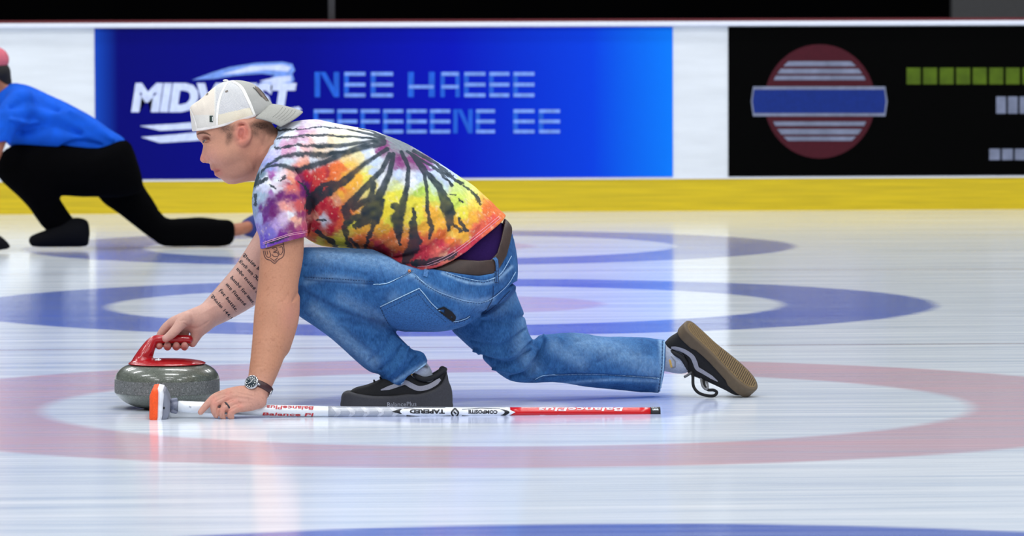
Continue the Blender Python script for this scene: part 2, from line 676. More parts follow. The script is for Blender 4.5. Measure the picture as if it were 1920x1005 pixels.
def ice_material():
    m = bpy.data.materials.new('ice')
    m.use_nodes = True
    nt = m.node_tree
    N, Lk = nt.nodes, nt.links
    b = N['Principled BSDF']
    tc = N.new('ShaderNodeTexCoord')
    sep = N.new('ShaderNodeSeparateXYZ')
    Lk.new(tc.outputs['Object'], sep.inputs[0])
    def val(v):
        n = N.new('ShaderNodeValue'); n.outputs[0].default_value = v; return n.outputs[0]
    def math_(op, a, c=None, clamp=False):
        n = N.new('ShaderNodeMath'); n.operation = op; n.use_clamp = clamp
        for i, q in enumerate((a, c)):
            if q is None: continue
            if isinstance(q, (int, float)): n.inputs[i].default_value = q
            else: Lk.new(q, n.inputs[i])
        return n.outputs[0]
    # long scraper streaks along the sheets
    def streak(scale_x, scale_y, scale, detail=5):
        mp = N.new('ShaderNodeMapping'); mp.inputs['Scale'].default_value = (scale_x, scale_y, 1)
        Lk.new(tc.outputs['Object'], mp.inputs[0])
        ns = N.new('ShaderNodeTexNoise'); ns.inputs['Scale'].default_value = scale; ns.inputs['Detail'].default_value = detail
        ns.inputs['Roughness'].default_value = 0.65
        Lk.new(mp.outputs[0], ns.inputs[0])
        return ns.outputs[0]
    st1 = streak(0.35, 7.0, 1.6)
    st2 = streak(0.8, 22.0, 2.0)
    base = N.new('ShaderNodeValToRGB')
    base.color_ramp.elements[0].position = 0.30; base.color_ramp.elements[0].color = l4((196, 212, 234))
    base.color_ramp.elements[1].position = 0.66; base.color_ramp.elements[1].color = l4((244, 247, 253))
    Lk.new(math_('ADD', math_('MULTIPLY', st1, 0.55), math_('MULTIPLY', st2, 0.45)), base.inputs[0])
    cur = base.outputs[0]
    red, blue, btn = (196, 106, 128), (52, 88, 190), (120, 140, 215)
    sheets = [(-SHEET - 0.14, blue, red), (0.0, red, blue), (SHEET, blue, red), (2 * SHEET, blue, red)]
    wob = math_('MULTIPLY', math_('SUBTRACT', st2, 0.5), 0.10)
    for ty, outer, inner in sheets:
        dx = math_('SUBTRACT', sep.outputs[0], TEE_X)
        dy = math_('SUBTRACT', sep.outputs[1], ty)
        d = math_('SQRT', math_('ADD', math_('POWER', dx, 2.0), math_('POWER', dy, 2.0)))
        d = math_('ADD', d, wob)
        for lo, hi, c, amt in ((1.22, 1.83, outer, 0.46 if outer is red else 0.80), (0.15, 0.61, inner, 0.34)):
            e = 0.05
            a1 = math_('MULTIPLY', math_('SUBTRACT', d, lo), 1 / e, True)
            a2 = math_('MULTIPLY', math_('SUBTRACT', hi, d), 1 / e, True)
            mask = math_('MULTIPLY', a1, a2)
            # the paint lies unevenly under the ice
            mask = math_('MULTIPLY', mask, math_('ADD', math_('MULTIPLY', st1, 0.7), amt - 0.35))
            mx = N.new('ShaderNodeMix'); mx.data_type = 'RGBA'
            Lk.new(mask, mx.inputs[0]); Lk.new(cur, mx.inputs[6]); mx.inputs[7].default_value = l4(c)
            cur = mx.outputs[2]
    for ly in (SHEET / 2, SHEET * 1.5):
        a = math_('ABSOLUTE', math_('SUBTRACT', sep.outputs[1], ly))
        mask = math_('MULTIPLY', math_('LESS_THAN', a, 0.022), 0.4)
        mx = N.new('ShaderNodeMix'); mx.data_type = 'RGBA'
        Lk.new(mask, mx.inputs[0]); Lk.new(cur, mx.inputs[6]); mx.inputs[7].default_value = l4((110, 40, 60))
        cur = mx.outputs[2]
    Lk.new(cur, b.inputs['Base Color'])
    b.inputs['IOR'].default_value = 1.31
    b.inputs['Specular IOR Level'].default_value = 0.5
    rr = N.new('ShaderNodeMapRange')
    rr.inputs['From Min'].default_value = 0.3; rr.inputs['From Max'].default_value = 0.7
    rr.inputs['To Min'].default_value = 0.07; rr.inputs['To Max'].default_value = 0.15
    Lk.new(st1, rr.inputs[0]); Lk.new(rr.outputs[0], b.inputs['Roughness'])
    bp = N.new('ShaderNodeBump'); bp.inputs['Strength'].default_value = 0.25; bp.inputs['Distance'].default_value = 0.002
    Lk.new(st2, bp.inputs['Height']); Lk.new(bp.outputs[0], b.inputs['Normal'])
    return m

ice = mesh_obj('floor', [(-14, -14, 0), (16, -14, 0), (16, YB + 0.3, 0), (-14, YB + 0.3, 0)], [(0, 1, 2, 3)], ice_material(), smooth=False)
tag(ice, kind='structure')

M_white = mat('board_white', (224, 228, 232), rough=0.35, noise=0.05, nscale=3, stretch=(1, 1, 6))
M_cap = mat('cap_rail_white', (225, 228, 240), rough=0.35, noise=0.03)
M_yellow = mat('kick_plate_yellow', (206, 178, 0), rough=0.4, noise=0.16, nscale=5, stretch=(0.4, 1, 12))
M_darkred = mat('rail_dark_red', (95, 8, 22), rough=0.5)
M_hall = mat('hall_wall_black', (3, 3, 4), rough=0.95, spec=0.05, noise=0.3, nscale=1)
M_post = mat('post_dark_grey', (34, 34, 38), rough=0.6)
M_greypanel = mat('panel_grey', (62, 62, 64), rough=0.7)
M_netting = mat('hall_trim', (20, 20, 24), rough=0.8)

def XB(px, Y=YB - 0.02): return float(P(px, 200, Y)[0])
def ZB(py, px=960, Y=YB - 0.02): return float(P(px, py, Y)[2])
X0, X1 = -14.0, 16.0
z_kick = ZB(337); z_cap0 = ZB(50); z_cap1 = ZB(41)
boards = empty('dasher_boards', (0, YB, 0), 'white rink boards with a yellow kick strip behind the far curling sheet', 'rink boards')
box('board_panel', (X0, YB, 0), (X1, YB + 0.10, z_cap0), M_white, boards)
box('kick_plate', (X0, YB - 0.014, 0), (X1, YB, z_kick), M_yellow, boards, label='yellow kick strip along the ice')
box('kick_trim', (X0, YB - 0.018, z_kick), (X1, YB, z_kick + 0.008), M_cap, boards)
box('cap_rail', (X0, YB - 0.03, z_cap0), (X1, YB + 0.12, z_cap1), M_cap, boards, bevel=0.006)
box('back_rail', (X0, YB + 0.121, z_cap1 - 0.03), (X1, YB + 0.2, z_cap1 + 0.016), M_darkred, boards, label='dark red rail behind the white cap')

hall = box('wall_back', (X0 - 8, 22, 0), (X1 + 8, 22.2, 9), M_hall)
tag(hall, kind='structure')
ground2 = box('floor_outside', (X0 - 8, YB + 0.3, -0.05), (X1 + 8, 22, 0), M_netting)
tag(ground2, kind='structure')
pst = box('glass_post', (XB(616, YB + 0.25), YB + 0.22, 0.0), (XB(629, YB + 0.25), YB + 0.27, 2.6), M_post, bevel=0.004)
tag(pst, 'slim dark grey upright post behind the boards over the blue banner', 'post')
gp = box('hall_partition', (XB(1785, 16), 16.0, 0.0), (XB(1990, 16), 16.1, 2.4), M_greypanel)
tag(gp, 'dim grey partition panel behind the boards, far right', 'partition')

# ---- advertising banners on the boards
def banner_mat(name, c0, c1, xa, xb, rough=0.45):
    m = bpy.data.materials.new(name); m.use_nodes = True
    nt = m.node_tree; N, Lk = nt.nodes, nt.links
    b = N['Principled BSDF']; b.inputs['Roughness'].default_value = rough; b.inputs['Specular IOR Level'].default_value = 0.08
    tc = N.new('ShaderNodeTexCoord'); sep = N.new('ShaderNodeSeparateXYZ'); Lk.new(tc.outputs['Object'], sep.inputs[0])
    mr = N.new('ShaderNodeMapRange'); mr.inputs['From Min'].default_value = xa; mr.inputs['From Max'].default_value = xb
    Lk.new(sep.outputs[0], mr.inputs[0])
    cr = N.new('ShaderNodeValToRGB')
    n = len(c0)
    while len(cr.color_ramp.elements) < n: cr.color_ramp.elements.new(0.5)
    for e, (p, c) in zip(cr.color_ramp.elements, c0): e.position = p; e.color = l4(c)
    Lk.new(mr.outputs[0], cr.inputs[0]); Lk.new(cr.outputs[0], b.inputs['Base Color'])
    return m
xa, xb = XB(178), XB(1262)
M_bblue = banner_mat('banner_blue', [(0.0, (20, 70, 180)), (0.04, (2, 4, 108)), (0.35, (1, 4, 128)), (0.62, (2, 18, 176)), (0.86, (3, 62, 214)), (1.0, (6, 120, 238))], None, xa, xb)
M_bblack = mat('banner_black', (2, 2, 2), rough=0.7, spec=0.03, noise=0.1)
M_inkw = mat('banner_ink_white', (205, 215, 245), rough=0.5, noise=0.12, nscale=20, stretch=(2, 1, 1))
M_inkl = mat('banner_ink_light_blue', (28, 92, 204), rough=0.6, spec=0.2, noise=0.15, nscale=14, stretch=(3, 1, 1))
M_inkp = mat('banner_ink_pale_blue', (116, 152, 226), rough=0.6, spec=0.2, noise=0.15, nscale=14, stretch=(3, 1, 1))
M_inkr = mat('banner_ink_maroon', (66, 9, 24), rough=0.6, spec=0.2)
M_inkg = mat('banner_ink_green', (74, 96, 10), rough=0.6, spec=0.2, noise=0.2, nscale=14)
M_inkb = mat('banner_ink_blue', (12, 40, 118), rough=0.6, spec=0.2)
M_inks = mat('banner_ink_silver', (118, 124, 146), rough=0.6, spec=0.2, noise=0.2, nscale=14)

def banner_poly(name, polys, m, parent, Y, t=0.002, label=None):
    """flat printed shapes standing a hair proud of the banner; polys in photo pixels"""
    V, Fs = [], []
    for k_, poly in enumerate(polys):
        w = P([p[0] for p in poly], [p[1] for p in poly], Y - 0.0002 * k_)
        o = len(V); n = len(poly)
        V += [tuple(q) for q in w] + [(q[0], Y + t, q[2]) for q in w]
        Fs.append(tuple(range(o, o + n)))
        Fs.append(tuple(range(o + n, o + 2 * n))[::-1])
        Fs += [(o + i, o + (i + 1) % n, o + n + (i + 1) % n, o + n + i) for i in range(n)]
    return mesh_obj(name, V, Fs, m, parent, smooth=False, label=label)

def lettering(name, body, x0, x1, ytop, ybot, m, parent, Y, bold=0.03, shear=0.0):
    V, Fs = text2d(body, 1.0, bold=bold, shear=shear)
    lo, hi = V.min(0), V.max(0)
    q = (V - lo) / (hi - lo)
    px = x0 + q[:, 0] * (x1 - x0); py = ybot - q[:, 1] * (ybot - ytop)
    return mesh_obj(name, P(px, py, Y), Fs, m, parent, smooth=False)

YBN = YB - 0.006
bb = empty('advertising_banner', (XB(720), YB - 0.005, z_kick), 'wide deep blue advertising banner with pale lettering on the rink boards', 'banner')
box('banner_sheet', (xa, YB - 0.0055, z_kick + 0.012), (xb, YB - 0.0005, z_cap0 - 0.004), M_bblue, bb)
# swoosh of the emblem
def arc(cx, cy, rx, ry, a0, a1, w, n=22):
    t = np.linspace(math.radians(a0), math.radians(a1), n)
    ww = w * np.sin(np.linspace(0.15, math.pi - 0.3, n))
    o = list(zip(cx + (rx + ww) * np.cos(t), cy - (ry + ww) * np.sin(t)))
    i = list(zip(cx + (rx - ww) * np.cos(t), cy - (ry - ww) * np.sin(t)))
    return o + i[::-1]
banner_poly('emblem', [[(360, 150), (398, 136), (430, 126), (480, 118), (530, 116), (548, 120), (553, 132), (548, 138), (552, 150), (545, 158), (500, 161), (478, 160), (500, 151), (516, 141), (490, 138), (440, 142), (400, 148)]], M_inkp, bb, YBN - 0.001, label='pale blue swoosh above the emblem lettering')
banner_poly('emblem_glow', [[(412, 140), (470, 124), (530, 121), (546, 126), (540, 134), (500, 131), (450, 137)], [(486, 152), (520, 144), (545, 142), (546, 152), (520, 157)]], M_inkw, bb, YBN - 0.002)
lettering('lettering', 'MIDWEST', 246, 556, 155, 211, M_inkw, bb, YBN - 0.002, bold=0.06, shear=0.15)
banner_poly('underline', [[(262, 236), (330, 232), (420, 224), (560, 200), (566, 206), (500, 226), (400, 240), (300, 245)], [(264, 257), (330, 252), (440, 240), (520, 226), (470, 250), (380, 263), (300, 268)]], M_inkw, bb, YBN - 0.002, label='two pale strokes under the emblem lettering')
# two rows of blurred pale-blue lettering: solid letter bodies with bright cross bars
def bar_row(y0, y1, segs):
    """letters as tall strokes with bars, read off the photo"""
    st, brt = [], []
    h = y1 - y0
    for x, w, kind in segs:
        sw = max(6, w * 0.22)
        sl = 0.04 * h
        st.append([(x, y1), (x, y0), (x + sw, y0), (x + sw, y1)])
        if kind in 'ERBPF':
            for k, yy in enumerate((y0, y0 + h * 0.43, y1 - h * 0.15)):
                if kind in 'FP' and k == 2: continue
                brt.append([(x + 1, yy + h * 0.15), (x + 1, yy), (x + w, yy), (x + w, yy + h * 0.15)])
        if kind in 'HMNUOA':
            st.append([(x + w - sw, y1), (x + w - sw, y0), (x + w, y0), (x + w, y1)])
            if kind in 'HA': brt.append([(x + 2, y0 + h * 0.66), (x + 2, y0 + h * 0.52), (x + w - 2, y0 + h * 0.52), (x + w - 2, y0 + h * 0.66)])
            if kind in 'OA': brt.append([(x + 2, y0 + h * 0.15), (x + 2, y0), (x + w - 2, y0), (x + w - 2, y0 + h * 0.15)])
            if kind == 'O': brt.append([(x + 2, y1), (x + 2, y1 - h * 0.15), (x + w - 2, y1 - h * 0.15), (x + w - 2, y1)])
        if kind in 'WMN': st.append([(x + sw, y0), (x + w - sw, y1), (x + w, y1), (x + 2 * sw, y0)])
    return st, brt
for y0, y1, row in ((135, 182, [(590, 46, 'N'), (645, 40, 'E'), (695, 42, 'E'), (765, 50, 'H'), (826, 36, 'A'), (870, 40, 'E'), (917, 38, 'R'), (962, 40, 'E')]),
                    (205, 250, [(588, 38, 'R'), (632, 38, 'E'), (676, 36, 'F'), (718, 38, 'E'), (762, 38, 'R'), (806, 38, 'E'), (850, 36, 'N'), (892, 36, 'E'), (962, 40, 'E'), (1010, 40, 'R')])):
    for seg in row:
        st_, br_ = bar_row(y0, y1, [seg])
        lt = banner_poly('letter', st_, M_inkl, bb, YBN - 0.001)
        if br_: banner_poly('letter_bar', br_, M_inkp, lt, YBN - 0.002)

xk0 = XB(1366)
bk = empty('advertising_banner', (XB(1640), YB - 0.005, z_kick), 'black advertising banner with a round red and white emblem crossed by a blue bar', 'banner')
box('banner_sheet', (xk0, YB - 0.0055, z_kick + 0.012), (XB(2100), YB - 0.0005, z_cap0 - 0.004), M_bblack, bk)
def disc(cx, cy, rx, ry, n=48): return [(cx + rx * math.cos(2 * math.pi * i / n), cy - ry * math.sin(2 * math.pi * i / n)) for i in range(n)]
banner_poly('emblem', [disc(1537, 190, 104, 107)], M_inkr, bk, YBN - 0.001, label='round maroon emblem')
def chord(cy, h, r=95, cx=1537, c0=190):
    a = math.sqrt(max(r * r - (cy - c0) ** 2, 1)); b_ = math.sqrt(max(r * r - (cy + h - c0) ** 2, 1))
    return [(cx - a, cy), (cx + a, cy), (cx + b_, cy + h), (cx - b_, cy + h)]
banner_poly('emblem_stripe', [chord(115, 9), chord(129, 9), chord(142, 8), chord(228, 8), chord(242, 10), chord(256, 8)], M_inks, bk, YBN - 0.002, label='silver stripes across the emblem')
banner_poly('emblem_bar', [[(1412, 162), (1660, 162), (1664, 190), (1660, 218), (1412, 218), (1408, 190)]], M_inks, bk, YBN - 0.003)
banner_poly('emblem_bar_face', [[(1414, 168), (1658, 168), (1661, 190), (1658, 212), (1414, 212), (1411, 190)]], M_inkb, bk, YBN - 0.004, label='blue bar across the emblem')
for i in range(8):
    banner_poly('letter', [[(1700 + i * 31, 127), (1726 + i * 31, 127), (1726 + i * 31, 158), (1700 + i * 31, 158)]], M_inkg, bk, YBN - 0.002, label='green letter')
for i in range(5):
    banner_poly('letter', [[(1868 + i * 22, 181), (1886 + i * 22, 181), (1886 + i * 22, 213), (1868 + i * 22, 213)]], M_inks, bk, YBN - 0.002, label='silver letter')
    banner_poly('letter', [[(1855 + i * 24, 279), (1875 + i * 24, 279), (1875 + i * 24, 300), (1855 + i * 24, 300)]], M_inks, bk, YBN - 0.002, label='silver letter')
# ================================================================ the curler in front
man = empty('person', P(745, 772, -0.08) * np.array([1, 1, 0]), 'man in tie-dye shirt and backwards cap, lunging as he slides a red-handled stone', 'person')

M_skin = mat('skin', (205, 150, 125), rough=0.55, spec=0.4, attr='col', noise=0.05, nscale=220, sss=0.06, bump=0.0005, bscale=500)
M_shirt = mat('tie_dye_cotton', (200, 200, 200), rough=0.9, spec=0.15, attr='col', noise=0.05, nscale=400, bump=0.0006, bscale=900)
M_denim = mat('denim', (60, 105, 155), rough=0.85, spec=0.2, attr='col', noise=0.16, nscale=330, stretch=(1, 1, 0.45), bump=0.0006, bscale=800)
M_under = mat('purple_cotton', (42, 22, 76), rough=0.9, spec=0.1, noise=0.1, nscale=200)
M_belt = mat('brown_leather', (58, 42, 36), rough=0.5, noise=0.18, nscale=50, bump=0.0004, bscale=300)
M_stitch = mat('stitch_thread', (150, 170, 200), rough=0.9)
M_stitch_dark = mat('stitch_dark_thread', (22, 45, 84), rough=0.9)  # dark blue thread of the denim seams, its own colour
M_sock = mat('sock_grey', (168, 176, 194), rough=0.95, noise=0.12, nscale=260, bump=0.0005, bscale=600)
M_ink = mat('tattoo_ink', (48, 42, 50), rough=0.6, spec=0.3)

# ---- skin colour
def skin_col(V, N):
    px, py = proj(V)
    n1, n2 = vnoise(V, 28, 3), vnoise(V, 110, 5)
    C = np.tile(lin((206, 150, 124)), (len(V), 1))
    C = C * (0.93 + 0.10 * n1 + 0.06 * n2)[:, None]
    def blot(cx, cy, rx, ry, c, a, pw=2, only=None):
        w = np.exp(-(((px - cx) / rx) ** 2 + ((py - cy) / ry) ** 2) ** (pw / 2)) * a
        if only is not None: w = w * only
        C[:] = C * (1 - w[:, None]) + lin(c) * w[:, None]
    head = (px < 530) & (py < 350)
    arm = (V[:, 1] < -0.10) & (px < 600) & (py > 430)
    rarm = (V[:, 1] > -0.09) & (px < 500) & (py > 430)
    wr = np.clip((py - 690) / 60, 0, 1)[:, None]                    # the hand is pinker than the tanned arm
    C[arm] = (C * ((1 - wr) * lin((200, 142, 112)) + wr * lin((212, 156, 138))) / lin((206, 150, 124)))[arm]
    C[rarm] = C[rarm] * lin((216, 168, 152)) / lin((206, 150, 124))
    # face
    blot(455, 250, 15, 24, (214, 116, 104), .75, 3, head)          # ear
    blot(395, 292, 18, 16, (222, 158, 142), .5, 2, head)           # cheek
    blot(379, 297, 10, 9, (226, 140, 126), .5, 2, head)
    blot(430, 325, 34, 20, (178, 126, 112), .45, 3, head)          # shaved jaw
    blot(400, 313, 9, 6, (170, 110, 98), .4, 2, head)
    blot(405, 319, 9, 3.4, (178, 88, 84), .8, 2, head)             # lips
    blot(408, 326, 8, 3.6, (196, 108, 100), .7, 2, head)
    blot(480, 290, 30, 40, (198, 126, 100), .5, 2, head)           # neck
    blot(384, 262, 9, 4.5, (168, 112, 100), .5, 2, head)
    # hair line: temple, sideburn and nape, cropped close
    hair = np.zeros(len(V))
    for cx, cy, rx, ry, a in ((424, 240, 15, 11, .85), (430, 254, 7, 14, .8), (427, 264, 5, 10, .5), (487, 236, 22, 9, .95), (478, 246, 9, 12, .6), (500, 244, 16, 9, .5)):
        hair = np.maximum(hair, a * np.exp(-(((px - cx) / rx) ** 2 + ((py - cy) / ry) ** 2) ** 1.5))
    hair = hair * head * (0.6 + 0.6 * vnoise(V * [1, 1, 2.2], 420, 9))
    hair = np.clip(hair, 0, 1) * (1 - np.exp(-(((px - 455) / 14) ** 2 + ((py - 249) / 22) ** 2) ** 3))
    C = C * (1 - hair[:, None]) + lin((74, 50, 42)) * hair[:, None]
    # freckled forearm, elbow dimple
    fr = np.clip((vnoise(V, 190, 12) - 0.68) * 3, 0, 1) * arm
    C = C * (1 - 0.35 * fr[:, None]) + lin((150, 86, 60)) * 0.35 * fr[:, None]
    ps = (px > 520) & arm
    blot(545, 590, 20, 30, (222, 150, 134), .4, 2, ps)
    # knuckles and finger tips
    for cx, cy in ((428, 737), (426, 749), (440, 752), (450, 761), (400, 748), (403, 757), (418, 769), (433, 770)):
        blot(cx, cy, 7, 6, (220, 138, 122), .5, 2)
    for cx, cy in ((298, 647), (313, 650), (330, 648), (345, 647)):
        blot(cx, cy, 8, 8, (206, 116, 108), .6, 2, px < 360)
    blot(311, 633, 6, 6, (232, 182, 172), .6, 2, px < 330)
    return C * 0.84

# ---- one continuous body: head, neck, trunk, arms, hands, legs
YH = 0.0
head_poly = [(369, 246), (371, 254), (371, 259), (376, 266), (381, 271), (380, 279), (378, 288), (375, 297), (376, 302), (381, 305.5), (388, 306), (393, 307), (394, 313), (397, 319.5), (403, 320.5), (407.5, 321.5), (405.5, 327), (410, 331), (415, 334), (420, 340), (428, 345), (437, 346), (450, 343), (462, 338), (478, 330),
             (505, 320), (530, 300), (528, 262), (512, 240), (503, 222), (496, 198), (478, 176), (452, 165), (425, 164), (400, 172), (380, 190), (370, 212), (367, 232)]
ops = []
ops.append(('u', Inf(head_poly, YH, 0.84, h=0.0022, sub=3), 0))
def S(lst, **k): return Tube(ST(lst), **k)
# cheek and brow build, eye socket, wing of the nose, lips
ops.append(('u', S([(402, 285, -0.032, 15), (424, 290, -0.048, 20), (446, 285, -0.056, 20)]), 0.02))
ops.append(('u', S([(415, 318, -0.020, 12), (436, 322, -0.040, 14), (458, 312, -0.052, 15), (470, 295, -0.055, 15)]), 0.02))
ops.append(('u', S([(375, 252, -0.012, 5), (384, 249, -0.030, 6), (396, 252, -0.044, 6)]), 0.012))
ops.append(('s', Ell(P(386, 262, -0.038), (0.012, 0.013, 0.008)), 0.010))
ops.append(('u', S([(384, 268, -0.030, 4.5), (396, 272, -0.040, 6)]), 0.012))
ops.append(('u', Ell(P(386, 301.5, -0.013), (0.009, 0.007, 0.006)), 0.005))
ops.append(('s', Ell(P(382.5, 305.8, -0.012), (0.004, 0.0025, 0.0018)), 0.002))
ops.append(('s', S([(396, 321.3, -0.004, 1.1), (404, 321.8, -0.014, 1.3), (411, 320, -0.025, 1.2)]), 0.004))
ops.append(('u', S([(402, 318, -0.010, 3.0), (408, 318, -0.020, 2.2)]), 0.005))
ops.append(('u', S([(406, 326, -0.008, 3.2), (411, 325, -0.018, 2.2)]), 0.005))
# ear
ops.append(('u', Ell(P(452, 251, -0.068), (0.014, 0.010, 0.022)), 0.012))
ear = [(442, 240), (444, 231), (452, 228), (461, 231), (467, 241), (468, 253), (464, 263), (456, 270), (449, 270)]
ops.append(('u', S([(x, y, -0.079 - 0.002 * i, 3.0) for i, (x, y) in enumerate(ear[:7])] + [(456, 269, -0.085, 4.0), (449, 269, -0.078, 3.6)]), 0.004))
ops.append(('u', S([(447, 252, -0.082, 2.4), (453, 240, -0.086, 2.6), (460, 243, -0.087, 2.4), (459, 256, -0.086, 2.4)]), 0.004))
ops.append(('s', Ell(P(450, 254, -0.088), (0.0055, 0.010, 0.0065)), 0.004))
ops.append(('u', S([(444, 251, -0.080, 3.2), (445, 257, -0.080, 3)]), 0.004))
# neck: broad, with the muscle running from behind the ear
ops.append(('u', S([(455, 262, 0.0, 52, 1.05), (480, 285, 0.01, 48, 1.08), (515, 296, 0.015, 46, 1.15), (545, 312, 0.02, 60, 1.5)]), 0.03))
ops.append(('u', S([(470, 268, -0.050, 12), (488, 300, -0.040, 14), (505, 330, -0.02, 14)]), 0.02))
# trunk and legs inside the clothes
ops.append(('u', S([(560, 318, 0.02, 44, 1.4), (650, 345, 0.02, 62, 1.15), (760, 390, 0.02, 66, 1.1), (870, 470, 0.02, 58, 1.2), (895, 515, 0.02, 48, 1.3)]), 0.04))
ops.append(('u', S([(870, 540, -0.05, 42), (760, 545, -0.07, 38), (640, 528, -0.085, 34), (560, 512, -0.09, 26), (545, 520, -0.09, 26), (620, 572, -0.09, 27), (700, 632, -0.09, 24), (760, 676, -0.085, 18), (785, 702, -0.082, 12), (797, 728, -0.080, 9), (775, 745, -0.083, 9), (700, 755, -0.085, 10)]), 0.03))
ops.append(('u', S([(900, 540, 0.10, 42), (935, 610, 0.13, 36), (965, 662, 0.15, 30), (1000, 672, 0.17, 28), (1080, 674, 0.20, 30), (1180, 682, 0.26, 25), (1240, 672, 0.272, 21), (1262, 674, 0.276, 14), (1278, 675, 0.280, 9), (1326, 690, 0.262, 7), (1358, 714, 0.256, 6)]), 0.03))
# left arm (near the camera)
larm = [(545, 325, -0.11, 34), (534, 380, -0.165, 38), (530, 440, -0.195, 40), (528, 480, -0.205, 40.5), (523, 520, -0.22, 38), (519, 555, -0.23, 38), (515, 590, -0.245, 38.5), (510, 625, -0.26, 36), (503, 660, -0.28, 32), (495, 692, -0.30, 27.5), (488, 716, -0.315, 24), (482, 735, -0.325, 22.5), (472, 744, -0.335, 21)]
ops.append(('u', S(larm), 0.03))
ops.append(('u', S([(549, 560, -0.225, 12), (543, 600, -0.24, 16), (528, 650, -0.26, 15)]), 0.02))
# left hand, palm pressed over the broom shaft
YB0 = -0.332
lh = [([(478, 738, -0.33, 14), (452, 735, -0.338, 12), (429, 737, -0.343, 9.5)], [(429, 737, -0.343, 9.2), (413, 741, -0.350, 8.2), (400, 747, -0.356, 7.4), (387, 760, -0.362, 6.6), (376, 773, -0.366, 5.4)]),
      ([(480, 742, -0.335, 15), (455, 742, -0.345, 12), (431, 746, -0.350, 9.5)], [(431, 746, -0.350, 8.6), (415, 750.5, -0.359, 8.4), (403.5, 757, -0.366, 8.2), (402, 768, -0.370, 7.6), (405.5, 778, -0.370, 6.4)]),
      ([(482, 748, -0.34, 15), (460, 750, -0.350, 12), (443, 755, -0.357, 9.2)], [(443, 755, -0.357, 8.4), (430, 760, -0.366, 8.2), (418, 767, -0.373, 8.2), (416, 776, -0.376, 7.4), (419, 781.5, -0.374, 6.3)]),
      ([(486, 752, -0.342, 14), (468, 759, -0.352, 12), (454, 764, -0.360, 8.8)], [(454, 764, -0.360, 7.8), (443, 767, -0.370, 7.7), (433.5, 772, -0.376, 7.6), (431.5, 778, -0.378, 7.0), (434, 782, -0.376, 5.8)])]
for meta, fing in lh:
    ops.append(('u', S(meta), 0.007))
palm_i = len(ops)
for meta, fing in lh:
    ops.append(('u', S(fing), 0.0022))
ops.append(('u', S([(440, 746, -0.338, 9), (424, 752, -0.346, 8), (420, 760, -0.350, 8)]), 0.004))
ops.append(('u', S([(480, 748, -0.325, 13), (462, 752, -0.318, 11), (440, 757, -0.312, 9), (420, 766, -0.309, 7.5)]), 0.008))   # thumb behind the shaft
# right arm (reaching to the stone)
ops.append(('u', S([(560, 330, 0.14, 34), (545, 380, 0.16, 36), (520, 450, 0.15, 42), (490, 500, 0.12, 42), (470, 527, 0.10, 41), (447, 548, 0.08, 37), (420, 570, 0.055, 31), (400, 585, 0.035, 26), (386, 594, 0.022, 23), (374, 602, 0.014, 23)]), 0.03))
YR = 0.0
ops.append(('u', S([(384, 592, 0.012, 20), (362, 596, 0.006, 17), (338, 602, 0.008, 14), (326, 606, 0.012, 11)]), 0.012))
ops.append(('u', S([(384, 600, 0.014, 20), (373, 617, 0.012, 14), (366, 632, 0.014, 10), (361, 643, 0.014, 8)]), 0.012))
ops.append(('u', S([(372, 600, 0.018, 18), (350, 606, 0.024, 15), (335, 612, 0.026, 11)]), 0.012))
ops.append(('u', S([(350, 598, -0.010, 13), (340, 606, -0.016, 11), (330, 618, -0.022, 9.5), (320, 628, -0.026, 8.4), (311, 635, -0.026, 7.2)]), 0.006))   # thumb
ops.append(('u', S([(326, 603, 0.012, 9.5), (312, 613, 0.018, 8.5), (302, 627, 0.022, 8.0), (297, 640, 0.020, 7.5), (298, 648, 0.008, 7.0), (299, 648, -0.002, 6.5)]), 0.004))
for x in (314, 330.5, 346):
    ops.append(('u', S([(x + 8, 606, 0.022, 9.5), (x + 1, 622, 0.028, 8.5), (x - 1, 640, 0.024, 8), (x, 649, 0.012, 7.6), (x, 649.5, -0.002, 7.2), (x, 647.5, -0.010, 6.6)]), 0.004))

